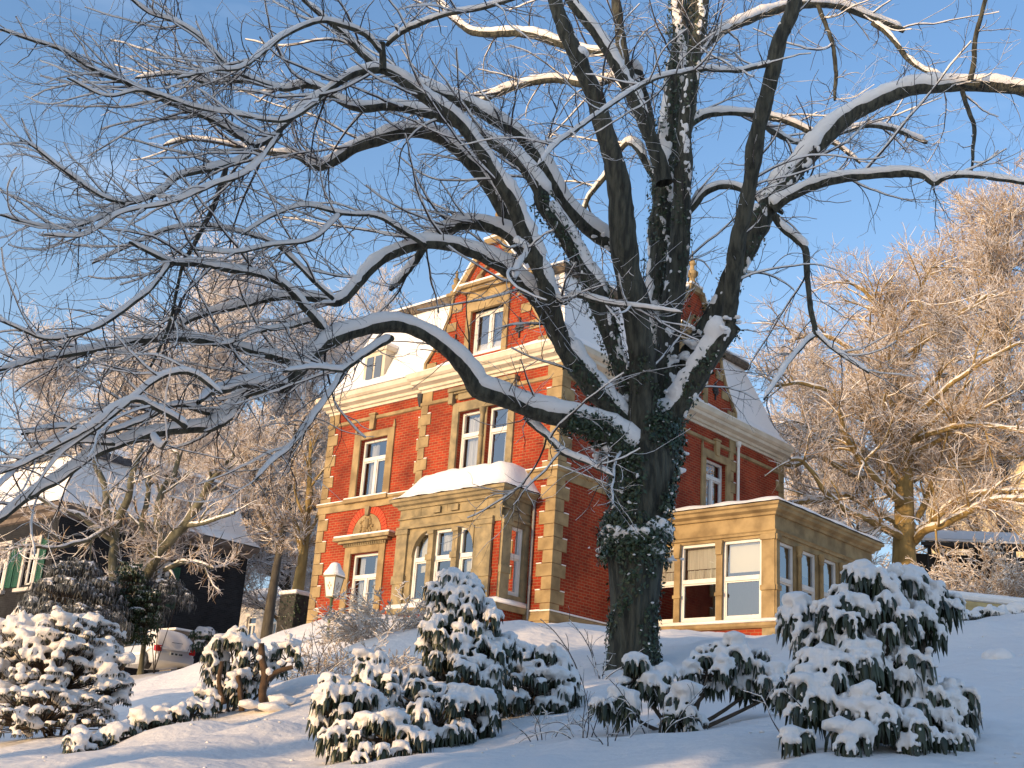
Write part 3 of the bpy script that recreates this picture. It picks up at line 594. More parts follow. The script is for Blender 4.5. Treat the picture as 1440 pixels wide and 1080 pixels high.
def spawn(Pt, Rd, n, rng, t0=.1, t1=1., ang=(35, 70), flat=0.0, wts=None):
    """n children for all parents together; returns start, direction, parent radius, parent index, t"""
    N, K, _ = Pt.shape
    Ls = np.linalg.norm(np.diff(Pt, axis=1), axis=2).sum(1); pr = Ls if wts is None else wts; pi = rng.choice(N, n, p=pr/pr.sum())
    t = t0+(t1-t0)*rng.random(n); f = t*(K-1); i0 = np.minimum(f.astype(int), K-2); fr = (f-i0)[:, None]
    A = Pt[pi, i0]; B = Pt[pi, i0+1]; S = A*(1-fr)+B*fr; T = unit(B-A); r = Rd[pi, i0]*(1-fr[:, 0])+Rd[pi, i0+1]*fr[:, 0]
    rv = rng.normal(size=(n, 3)); rv[:, 2] *= (1-flat); side = unit(rv-T*(rv*T).sum(1)[:, None])
    a = np.radians(rng.uniform(ang[0], ang[1], n))[:, None]
    return S, T*np.cos(a)+side*np.sin(a), r, pi, t
def leaves_arrays(C, Nrm, size, rng, droop=.3, w=.55):
    """bent two-triangle-pair leaves at C facing Nrm"""
    n = len(C); a = rng.normal(size=(n, 3)); a[:, 2] -= droop*2; L = unit(a-Nrm*(a*Nrm).sum(1)[:, None]); S = np.cross(Nrm, L); s = size[:, None]
    p0 = C; p1 = C+L*s*.5+S*s*w*.5-Nrm*s*.08; p2 = C+L*s+Nrm*s*.0; p3 = C+L*s*.5-S*s*w*.5-Nrm*s*.08; p4 = C+L*s*.5+Nrm*s*.06
    V = np.stack([p0, p1, p2, p3, p4], 1).reshape(-1, 3); b = (np.arange(n)*5)[:, None]
    Fq = np.concatenate([b+np.array([[0, 1, 4]]), b+np.array([[1, 2, 4]]), b+np.array([[2, 3, 4]]), b+np.array([[3, 0, 4]])])
    return V, Fq
def ico(sub=2):
    bm = bmesh.new(); bmesh.ops.create_icosphere(bm, subdivisions=sub, radius=1); V = np.array([v.co[:] for v in bm.verts]); Fq = np.array([[v.index for v in f.verts] for f in bm.faces]); bm.free(); return V, Fq
ICO1 = ico(1); ICO2 = ico(2)
def blob_arrays(C, Rr, base=ICO1):
    V0, F0 = base; V = C[:, None]+V0[None]*Rr[:, None]; n = len(C)
    return V.reshape(-1, 3), (F0[None]+(np.arange(n)*len(V0))[:, None, None]).reshape(-1, 3)
def snow_mass(name, C, Rr, parent, voxel=.02, smooth_it=2, mat_=None, base=ICO1):
    """merge many snow lumps into one soft surface"""
    V, Fq = blob_arrays(C, Rr, base); o = np_mesh(name, V, Fq, mat_ or SNOW, parent)
    m = o.modifiers.new('remesh', 'REMESH'); m.mode = 'VOXEL'; m.voxel_size = voxel; m.use_smooth_shade = True
    s = o.modifiers.new('smooth', 'SMOOTH'); s.iterations = smooth_it; s.factor = .5
    dg = bpy.context.evaluated_depsgraph_get(); me = bpy.data.meshes.new_from_object(o.evaluated_get(dg)); o.modifiers.clear()
    old = o.data; o.data = me; bpy.data.meshes.remove(old)
    if not me.materials: me.materials.append(mat_ or SNOW)
    return o
# ================================================================ THE BIG LIMETREE
TD = 17.0
base_pt = ground(P(890, 930, TD)); big = empty('lime_tree', base_pt)
tag(big, 'huge ivy-clad lime tree with long arching snow-laden limbs, standing in front of the brick villa', 'tree')
rng = np.random.default_rng(11)
# every limb: radius at start, depth at start, end, then pixel points (x, y, radius in px)
LIMBS = [
 ('a', 17, 15.2, [(885,640,30),(862,612,22),(845,598,19),(800,588,18),(740,572,16.5),(700,555,16),(672,545,17),(655,520,15),(628,490,13),(595,468,13),(550,455,13.5),(500,464,12.5),(455,486,12),(428,512,11),(405,543,11)]),
 ('a1', 15.2, 12.5, [(405,540,9.5),(370,545,9),(340,558,9),(320,585,9),(297,600,9),(260,602,8),(213,609,7.5),(167,625,7.5),(133,638,7.5),(83,674,7),(33,702,6.5),(-10,732,6)]),
 ('a2', 15.2, 13.3, [(405,540,8.5),(385,537,8),(350,537,7.5),(322,545,7),(300,549,6),(276,567,5)]),
 ('a3', 15.3, 12.6, [(430,512,9),(407,507,8),(367,497,6.5),(317,483,6.5),(267,477,6.5),(217,477,6),(167,484,5.5),(100,497,5),(50,506,4),(0,520,3)]),
 ('a4', 15.6, 13.0, [(463,482,8),(448,455,7),(433,437,6.5),(413,412,6),(387,391,6),(333,380,5.5),(283,372,5.2),(240,367,4.5),(200,350,3.5),(183,340,2.5)]),
 ('a5', 13.4, 12.2, [(240,367,4.5),(213,404,4),(180,432,3.8),(140,458,3.6),(100,472,3.2),(62,476,2.6),(22,460,2.2),(-8,448,1.8)]),
 ('a6', 15.5, 14, [(442,450,4),(400,460,3.8),(360,467,3.5),(330,480,2.6),(300,487,1.8)]),
 ('a7', 12.8, 11.8, [(262,602,5),(245,588,4.6),(217,573,4.4),(190,562,4.2),(160,574,3.8),(130,598,3.5),(83,625,3.2),(33,652,2.8),(-10,668,2.4)]),
 ('a8', 12.9, 12.0, [(310,555,4),(275,527,4),(242,525,4),(215,537,3.6),(180,567,3.2),(140,600,2.8),(83,640,2.2),(40,700,1.6)]),
 ('a9', 12.8, 12.2, [(213,612,4),(225,628,3.5),(233,620,2.5)]),
 ('b', 17, 14.6, [(830,540,12),(800,500,12),(771,448,12),(754,420,12),(732,395,12),(699,368,11.5),(657,351,11),(602,341,10.5),(565,350,9.5),(530,368,9),(500,400,8.5),(477,424,8),(440,419,6.5),(392,417,6),(350,425,5.5),(280,445,5),(245,462,4.5),(200,484,3.5),(150,500,2.6),(100,520,2)]),
 ('c', 17.2, 14.2, [(895,620,24),(860,572,18),(828,535,18),(800,498,17),(786,468,18),(776,425,15),(756,370,15),(735,318,15),(716,275,14),(690,235,12),(650,177,10.5),(620,150,11),(590,130,11),(560,108,11),(535,97,9),(500,102,7),(460,128,6),(425,152,5.5),(385,190,5.5),(357,206,6)]),
 ('c1', 14.2, 12.2, [(357,206,5.5),(330,188,5),(300,170,5),(240,145,4.5),(185,120,4),(135,100,3.6),(90,72,3),(40,55,2.4),(0,40,2)]),
 ('c2', 14.2, 12.0, [(357,206,6),(340,225,5.5),(320,231,5.5),(285,240,5.2),(250,248,4.8),(225,270,4.2),(200,281,4),(175,288,4),(140,307,3.6),(100,319,3),(60,319,2.5),(0,302,2)]),
 ('c3', 12.8, 11.8, [(175,288,3.2),(140,275,3),(90,240,2.6),(45,205,2),(28,198,1.5)]),
 ('c4', 14.1, 13.4, [(318,236,4),(300,290,3.8),(272,345,3.4),(255,382,2.8),(240,450,2.6),(225,490,2.2),(210,520,1.8)]),
 ('c5', 14.4, 14.3, [(537,100,7),(536,80,6),(534,60,5.5)]),
 ('d', 17.3, 15.0, [(900,600,20),(885,545,17),(866,495,15.5),(852,455,15),(838,405,16),(818,373,14),(790,323,13.5),(765,288,14),(757,262,13),(735,232,11),(700,205,10),(650,175,9.5),(600,158,9),(550,148,9),(490,148,7.5),(440,120,6),(400,125,5),(350,115,4.5),(290,116,4),(250,104,3),(190,110,2)]),
 ('e', 17.4, 15.2, [(888,365,14),(868,348,15),(835,325,14),(795,287,12.5),(765,235,12),(730,190,11.5),(690,165,11),(650,142,10.5),(605,125,9),(570,112,7.5),(520,85,6.5),(480,45,5.5),(450,20,4.5),(425,0,4)]),
 ('f', 17.0, 16.5, [(735,345,12),(712,305,12.5),(690,265,12),(662,228,12),(630,198,12),(595,184,12),(560,186,12),(525,198,11),(500,208,10),(470,226,9),(446,233,9),(415,218,6.5),(380,215,5),(330,205,4),(270,195,3.5),(230,205,2)]),
 ('g', 17.0, 16.5, [(745,365,11),(715,330,12),(690,318,11.5),(660,312,11),(630,320,10),(605,335,9),(585,362,6.5),(565,390,6),(550,405,4.5)]),
 ('h', 17.1, 16.2, [(908,640,30),(902,590,24),(905,540,21),(900,480,20),(892,430,20),(880,360,21),(874,300,19),(866,240,17),(850,180,16),(830,120,15),(810,75,14),(795,40,13),(780,0,12),(765,-40,11)]),
 ('h1', 17.5, 17.0, [(935,260,13),(920,205,13),(902,160,12),(885,125,11.5),(865,90,10.5),(840,52,10),(812,15,9),(790,-20,8)]),
 ('m', 18, 18.2, [(915,640,34),(926,590,25),(929,540,22),(928,470,20),(928,400,19),(930,330,19),(934,260,19),(938,200,18),(945,150,16),(952,100,17),(957,50,14),(955,0,12),(955,-40,10)]),
 ('m1', 17.6, 17.4, [(925,600,20),(932,530,17),(942,450,17),(953,370,16),(958,300,14),(962,240,13),(964,180,12),(970,120,12),(978,70,12),(985,30,11),(990,-20,10)]),
 ('m2', 18.3, 19, [(915,190,12),(893,150,9),(883,110,8.5),(874,60,8.5),(866,0,8)]),
 ('m3', 18.4, 19, [(955,110,14),(972,60,11),(975,20,10),(973,-20,9)]),
 ('n', 17.4, 16.8, [(915,625,26),(940,590,21),(965,552,19),(990,512,18),(1015,472,18),(1032,450,17)]),
 ('n1', 16.8, 15.6, [(1025,455,12),(1028,425,12),(1032,385,12),(1040,330,12.5),(1050,280,12.5),(1060,220,13),(1071,160,13),(1084,110,12.5),(1096,60,12),(1112,20,11.5),(1125,-30,11)]),
 ('o', 17.8, 17.0, [(925,600,26),(948,545,19),(975,495,17),(1003,440,15),(1030,390,16),(1048,350,19),(1062,320,20),(1078,292,20),(1098,262,16),(1125,232,16),(1158,195,16),(1195,162,16),(1235,140,15),(1280,124,13),(1325,119,12.5),(1380,119,12),(1445,126,12),(1480,135,11)]),
 ('p', 17.3, 15.8, [(1085,292,11),(1105,278,9),(1135,264,9),(1165,254,9),(1220,245,8.5),(1270,242,8),(1300,248,7.5),(1312,257,7),(1330,248,5),(1370,248,4.5),(1410,252,4.5),(1450,258,4)]),
 ('q', 17.2, 16.0, [(1092,305,7),(1103,322,6),(1122,338,6),(1134,352,5.5),(1136,390,4.5),(1140,430,4.2),(1146,466,4.2),(1133,482,3.2),(1112,505,3),(1092,535,2.8),(1075,562,2.2)]),
 ('q1', 16.1, 15.4, [(1146,466,3.2),(1165,485,3),(1190,503,2.6),(1222,524,2)]),
 ('r', 17.7, 17.5, [(965,300,8),(978,286,7),(992,270,7),(1018,261,6.5),(1045,266,5.5),(1075,285,4.5),(1100,300,3.5)]),
 ('s', 18.2, 18.6, [(965,175,7),(990,162,7),(1025,158,6.5),(1070,162,6),(1110,172,6),(1150,190,5),(1180,205,3.5),(1210,230,2.5)]),
 ('s1', 18.6, 20, [(1060,166,6),(1090,185,5.5),(1115,198,4.5),(1150,205,3)]),
 ('s2', 18.6, 20, [(1150,196,4.5),(1185,185,5),(1225,175,5),(1270,186,4.5),(1303,200,4)]),
 ('t', 18.8, 21, [(945,150,10),(965,105,8),(990,66,8),(1020,42,8),(1060,24,8.5),(1100,10,8.5),(1140,5,8),(1180,8,7.5),(1220,22,7),(1270,41,6)]),
 ('t1', 20.5, 20, [(1228,30,5),(1252,50,5),(1275,80,4.5),(1300,98,4),(1325,106,3)]),
 ('t2', 19.5, 19, [(1150,8,4),(1162,35,3.6),(1172,70,3.4),(1176,105,3.4),(1174,140,2.5)]),
 ('u', 18.8, 21, [(900,130,9),(870,75,7.5),(842,74,7.5),(800,64,7.5),(760,50,7.5),(720,46,7.5),(680,47,7),(655,40,6),(625,12,5),(610,-10,4)]),
 ('v', 18.8, 20.5, [(925,230,9),(895,100,8),(870,108,7.5),(825,117,7.5),(785,112,7),(740,116,7),(700,130,6.5),(675,143,5.5),(640,160,4)]),
 ('v1', 18.8, 20, [(925,255,7),(885,200,6),(850,250,5),(830,275,4),(820,300,3)]),
 ('w', 16.8, 16.4, [(1366,112,5),(1370,85,4.5),(1371,55,4.2),(1378,25,4),(1386,-5,3.5)]),
 ('w1', 16.9, 16.3, [(1352,128,4),(1362,155,3.6),(1370,180,3.4),(1369,215,3),(1365,245,2)]),
 ('x', 17, 15.6, [(738,586,6),(760,605,5),(779,624,5),(798,640,4.6),(830,652,4),(862,671,2.5)]),
 ('x1', 15.8, 14, [(550,474,6),(530,486,5.5),(511,499,5),(498,510,5),(483,521,5),(472,540,4),(461,555,4),(445,578,3.8),(427,605,3.4),(405,632,3),(383,648,2.6),(360,675,1.8)]),
 ('x2', 14.6, 13.2, [(483,521,4),(460,519,3.5),(436,517,3),(400,522,2)]),
 ('y', 16.8, 14.4, [(760,380,7),(790,425,5),(810,415,4.5),(850,425,4),(900,432,3),(960,440,2)]),
 ('y1', 15.8, 15.0, [(722,340,6),(740,352,5),(730,375,5),(724,395,4.5)]),
 ('z', 15.9, 14, [(1092,88,4.5),(1062,94,4.2),(1035,99,4),(990,98,4),(960,102,3.6),(920,112,3.4),(870,140,3.2),(820,175,3),(780,205,3),(755,235,2)]),
 ('z1', 14.2, 12.5, [(535,70,5),(515,48,5),(480,35,4.5),(450,30,4.2),(405,48,4),(380,65,4),(340,95,3),(300,98,2.5),(250,110,2)]),
 ('z2', 14.3, 12.4, [(545,62,5),(570,42,4.5),(625,22,4),(690,8,4),(740,-8,3)]),
 ('z3', 14.0, 12.4, [(395,125,3.6),(330,100,3.4),(280,52,3),(245,30,2.8),(210,18,2.4),(180,-5,2)]),
 ('z4', 13.8, 12, [(450,140,4),(400,170,3.5),(330,160,3.2),(270,150,3),(200,128,2.5),(150,135,2),(95,110,1.6)]),
 ('z5', 13.6, 12, [(395,190,4),(350,240,3.6),(300,260,3.4),(240,285,3),(170,300,2.4),(120,330,2),(60,330,1.5)]),
 ('z6', 15.2, 13.5, [(470,420,4),(440,395,3.6),(395,350,3.4),(350,330,3),(290,318,2.8),(240,322,2.4),(185,345,2),(130,370,1.6)]),
 ('z7', 16, 14.2, [(600,345,4.5),(560,320,4),(530,305,3.6),(480,300,3.4),(430,290,3),(390,300,2.5),(340,330,2)]),
 ('z8', 15.2, 13.6, [(480,300,3.2),(440,335,3),(380,345,2.8),(330,355,2.5),(270,350,2)]),
 ('z9', 13.6, 11.6, [(160,625,4.2),(120,620,4),(80,630,3.6),(30,655,3.2),(-10,690,3)]),
 ('za', 14.8, 12.3, [(340,560,5),(300,580,4.4),(250,570,4),(200,590,3.6),(140,610,3.2),(90,600,2.8),(30,610,2.2)]),
]
BARKL = BARK
allP = []; allR = []; limb_objs = []
def px2m(r, d): return r*d*1.02/F
for nm, d0, d1, pts in LIMBS:
    a = np.array(pts, float); seg = np.r_[0, np.cumsum(np.hypot(np.diff(a[:, 0]), np.diff(a[:, 1])))]; tt = seg/seg[-1]
    dep = d0+(d1-d0)*tt; W = np.array([P(x, y, d) for (x, y), d in zip(a[:, :2], dep)]); rr = np.array([px2m(r, d) for r, d in zip(a[:, 2], dep)])
    Q, Rr = resample(W, rr, .07); n = len(Q)
    wv = rng.normal(size=(n, 3)); wv = np.array([np.convolve(np.pad(wv[:, k], 3, 'edge'), np.ones(7)/7, 'valid') for k in range(3)]).T
    Q = Q+wv*np.minimum(Rr, .05)[:, None]*.4
    kn = rng.normal(size=n+8); kn = np.convolve(kn, np.ones(5)/5, 'same')[4:-4]; Rr = Rr*(1+.13*kn)
    hz = np.sqrt(np.clip(1-unit(np.gradient(Q, axis=0))[:, 2]**2, 0, 1)); kz_ = np.clip((hz-.3)/.35, 0, 1); Rr = Rr*(1-.24*kz_); Q = Q-np.array([0, 0, 1.])*(Rr*.30*kz_)[:, None]
    g = Gather(); g.tubes(Q[None], Rr[None], 14 if rr.max() > .08 else 8); o = g.build('limb', BARKL, big)
    # snow
    Rr[-1] *= .1; Rr[-2] *= .8
    T = np.gradient(Q, axis=0); T = unit(T); h = np.sqrt(np.clip(1-T[:, 2]**2, 0, 1)); k = np.clip((h-.32)/.3, 0, 1)
    lum = 1+.16*np.convolve(rng.normal(size=n+6), np.ones(7)/7, 'valid')*2
    R2 = (Rr*1.08+.010)*np.clip(k*1.3, 0, 1)*lum+1e-3; upv = unit(np.array([0, 0, 1.])-T*T[:, 2:3]); off = (Rr*.80+.012)*k-.25*Rr*(1-k)
    R2[0] *= .1; R2[-1] *= .1; R2[-2] *= .7
    P2 = Q+upv*off[:, None]-RT[None]*(0)
    if k.max() > .1:
        s = Gather(); s.tubes(P2[None], R2[None], 12); s.build('snow', SNOW, o)
    allP.append(Q); allR.append(Rr); limb_objs.append(o)
# trunk
tr = [(893,975,52,17),(891,950,36,17),(890,925,33,17),(890,890,32,17),(891,850,33,17),(892,810,37,17),(893,775,42,17),(895,750,42,17),(899,725,37,17),(903,690,39,17),(907,655,43,17.1),(910,625,47,17.3),(914,600,40,17.5)]
W = np.array([P(x, y, d) for x, y, r, d in tr]); rr = np.array([px2m(r, d) for x, y, r, d in tr]); Q, Rr = resample(W, rr, .05)
V, Fq = tube_arrays(Q[None], Rr[None], 48)
ang = np.tile(np.arange(48)/48*2*math.pi, len(Q)); zz = np.repeat(Q[:, 2], 48); cen = np.repeat(Q, 48, 0); dv = V-cen
fl = .035*np.sin(ang*5+zz*.9)+.025*np.sin(ang*9-zz*2.1+1)+.012*np.sin(ang*17+zz*5)+.03*np.sin(zz*3+ang*2)+.05*np.clip(1-(zz-base_pt[2])/.6, 0, 1)*np.sin(ang*4+1)
V = cen+dv*(1+fl)[:, None]
trunk = np_mesh('trunk', V, Fq, BARK, big); TQ, TR = Q, Rr
# twig growth
step_w = []
PP = []; RR_ = []; K0 = 14
for Q, Rr in zip(allP, allR):
    # chop limbs into comparable pieces so that spawning is even
    L = np.linalg.norm(np.diff(Q, axis=0), axis=1).sum(); n = max(1, int(round(L/1.2))); idx = np.linspace(0, len(Q)-1, n*(K0-1)+1)
    ii = idx.astype(int).clip(0, len(Q)-2); f = (idx-ii)[:, None]; Qs = Q[ii]*(1-f)+Q[ii+1]*f; Rs = Rr[ii]*(1-f[:, 0])+Rr[ii+1]*f[:, 0]
    for k in range(n): PP.append(Qs[k*(K0-1):k*(K0-1)+K0]); RR_.append(Rs[k*(K0-1):k*(K0-1)+K0])
PP = np.array(PP); RR_ = np.array(RR_)
meanr = RR_.mean(1); Ls = np.linalg.norm(np.diff(PP, axis=1), axis=2).sum(1)
leftness = np.clip(-(PP[:, :, 0].mean(1)-1.0)/6, -.3, 1)
wts = Ls*np.where(meanr > .13, .25, np.where(meanr > .09, .6, 1.25))*(1+.7*leftness)*np.where(PP[:, :, 2].mean(1) < 5.3, .5, 1)
S, D, r, pi, t = spawn(PP, RR_, 430, rng, 0, 1, (30, 65), flat=.25, wts=wts)
r1 = np.minimum(r*.55, .019)*rng.uniform(.6, 1, len(r)); L1 = rng.uniform(.7, 2.2, len(r))*np.clip(r1/.016, .6, 1.3)
out = D.copy(); cent = P(900, 500, 17); rad = unit((S-cent)*np.array([1, .6, .35])); D1 = unit(D+.45*rad+np.array([0, 0, -.05]))
p1, q1 = grow(S, D1, L1, r1, 12, .09, .02, rng, .35)
S, D, r, pi, t = spawn(p1, q1, 2300, rng, .08, 1, (30, 60), flat=.2)
r2 = np.minimum(r*.7, .0075)*rng.uniform(.7, 1, len(r)); L2 = rng.uniform(.3, 1.05, len(r)); p2, q2 = grow(S, D, L2, r2, 9, .14, .0, rng, .45)
Sx, Dx, rx, _, _ = spawn(PP, RR_, 900, rng, 0, 1, (35, 80), flat=.1, wts=wts); rx2 = np.minimum(rx*.5, .008); p2b, q2b = grow(Sx, Dx, rng.uniform(.25, .9, 900), rx2, 9, .15, .0, rng, .45)
p2 = np.concatenate([p2, p2b]); q2 = np.concatenate([q2, q2b])
S, D, r, pi, t = spawn(p2, q2, 8500, rng, .1, 1, (30, 60), flat=.15)
r3 = np.clip(r*.7, .0022, .0040); L3 = rng.uniform(.08, .40, len(r)); p3, q3 = grow(S, D, L3, r3, 6, .16, .0, rng, .6)
g = Gather(); g.tubes(p1, q1, 6); b1 = g.build('branches', TWIG, big)
g = Gather(); sp, sr = snow_on(p1, q1, 1.2, rng, .25); g.tubes(sp, sr, 6); g.build('snow', SNOWT, b1)
g = Gather(); g.tubes(p2, q2, 4); g.tubes(p3, q3, 3); b2 = g.build('twigs', TWIG, big)
g = Gather(); sp, sr = snow_on(p2, q2*.75, .3, rng, .4, .35); g.tubes(sp, sr, 4); kk = rng.random(len(p3)) < .35; sp, sr = snow_on(p3[kk], q3[kk]*.8, .22, rng, .4, .45); g.tubes(sp, sr, 3); g.build('snow', SNOWT, b2)
# ivy on trunk and centre stems
C = []; N = []; Rs = []
def ivy_on(Q, Rr, n, thick=.05, size=(.035, .075), sel=None):
    i = rng.integers(0, len(Q)-1, n); f = rng.random(n)[:, None]; c = Q[i]*(1-f)+Q[i+1]*f; T = unit(Q[i+1]-Q[i]); v = rng.normal(size=(n, 3)); v = unit(v-T*(v*T).sum(1)[:, None])
    # patchy cover
    z = c[:, 2]; an = np.arctan2(v[:, 1], v[:, 0]); pat = np.sin(an*2+z*2.3)+np.sin(an*3-z*4.1+1)*.8+np.sin(z*7+an)*.5
    k = pat > (sel if sel is not None else -.1); c = c[k]+v[k]*(Rr[i][k]+thick*rng.random(k.sum()))[:, None]; C.append(c); N.append(unit(v[k]+rng.normal(size=(k.sum(), 3))*.45)); Rs.append(rng.uniform(*size, k.sum()))
up_ = TQ[:, 2] > P(890, 780, 17)[2]
ivy_on(TQ, TR*1.02, 6500, .045, (.045, .085), sel=.0); ivy_on(TQ[up_], TR[up_]*1.03, 4200, .10, (.05, .095), -.6)
kz = (TQ[:, 2] > P(0, 800, 17)[2]) & (TQ[:, 2] < P(0, 735, 17)[2]); 
zc = (TQ[:, 2] > ground(P(890, 930, 17))[2]+1.35) & (TQ[:, 2] < ground(P(890, 930, 17))[2]+2.0); ivy_on(TQ[zc], TR[zc]*1.03, 1800, .11, (.05, .085), -1.5)
names = [l[0] for l in LIMBS]
for nm, cnt, th, sel, frac in (('m', 5200, .09, -.4, 1), ('m1', 2200, .06, .2, 1), ('a', 2600, .08, -.5, .22), ('c', 900, .06, -.2, .18), ('d', 1800, .09, -.3, .38), ('n', 900, .07, .1, 1), ('o', 1400, .09, .3, .55), ('h', 900, .05, .2, .2)):
    i = names.index(nm); k = int(len(allP[i])*frac); ivy_on(allP[i][:k], allR[i][:k], cnt, th, (.04, .08), sel)
C = np.concatenate(C); N = np.concatenate(N); Rs = np.concatenate(Rs)
V, Fq = leaves_arrays(C, N, Rs, rng); ivy = np_mesh('ivy', V, Fq, IVY, big)
# snow caught in the ivy: lumps and a collar half way up the trunk
k = rng.random(len(C)) < .065; cc = C[k]+np.array([0, 0, .015]); rr = rng.uniform(.012, .035, k.sum())[:, None]*np.array([1.1, 1.1, .7])
z0 = P(895, 762, 17)[2]; an = rng.uniform(-math.pi, math.pi, 150); ca = np.stack([TQ[0][0]+.0+np.cos(an)*0, np.zeros(150), np.zeros(150)], 1)
ti = np.argmin(abs(TQ[:, 2]-(z0+.05))); ca = TQ[ti][None]+np.stack([np.cos(an), np.sin(an), 0*an], 1)*(TR[ti]+rng.uniform(-.04, .07, 150))[:, None]; ca[:, 2] += rng.uniform(-.12, .06, 150)+.14*np.clip(np.cos(an+.2), 0, 1)
ra = rng.uniform(.03, .075, 150)[:, None]*np.array([1.1, 1.1, .75])
# big pads of snow in the crotches
pads = [(840,640,17.0,.12),(858,628,16.9,.15),(875,560,17.1,.13),(868,535,17.2,.10),(930,570,17.3,.12),(945,548,17.2,.10),(908,560,17.6,.12),(970,480,17.4,.14),(960,500,17.5,.14),(1030,448,16.7,.10),(1018,458,16.6,.09),(985,470,17.5,.12),(780,480,17,.05),(862,345,17.1,.12),(845,328,17.1,.09),(962,660,17.0,.09),(955,640,17.1,.09),(930,772,16.7,.12),(915,768,16.7,.12),(845,770,17,.08),(948,785,16.9,.07)]
cp_ = np.array([P(x, y, d) for x, y, d, r in pads]); rp_ = np.array([[r, r, r*.75] for *_, r in pads]); jt = rng.normal(size=(len(cp_)*9, 3))*np.repeat(rp_[:, :1], 9, 0)*np.array([.6, .5, .3]); cp_ = np.repeat(cp_, 9, 0)+jt-np.array([0, 0, .02]); rp_ = np.repeat(rp_, 9, 0)*rng.uniform(.3, .62, (len(cp_), 1))*np.array([1, 1, .8])
def plaster(nm, n, frac=1, sz=(.025, .055), s0=0):      # snow blown against upright stems
    i_ = names.index(nm); Q = allP[i_]; Rr = allR[i_]; m_ = int(len(Q)*frac); j = rng.integers(1, m_-1, n); T = unit(Q[j+1]-Q[j]); v = rng.normal(size=(n, 3)); v[:, 0] += s0; v[:, 1] -= .5; v = unit(v-T*(v*T).sum(1)[:, None]); an_ = np.arctan2(v[:, 1], v[:, 0])
    pt = np.sin(an_*2+Q[j][:, 2]*2.1)+np.sin(Q[j][:, 2]*3.7+an_*3)*.8; k_ = pt > .35; c_ = Q[j][k_]+v[k_]*(Rr[j][k_]*.90)[:, None]; s_ = rng.uniform(*sz, k_.sum())[:, None]; return c_, s_*np.array([.9, .9, 1.5])
ex = [plaster('m', 2600, 1, (.02, .06), s0=-.6), plaster('m1', 700, 1, (.02, .045)), plaster('d', 240, .35, (.02, .045), 1), plaster('h', 160, .6, (.015, .03), 1), plaster('o', 300, .6, (.02, .05), .8), plaster('n', 120, 1, (.02, .04))]
snow_mass('snow', np.concatenate([cc, ca, cp_]+[e[0] for e in ex]), np.concatenate([rr, ra, rp_]+[e[1] for e in ex]), ivy, .022, 1)
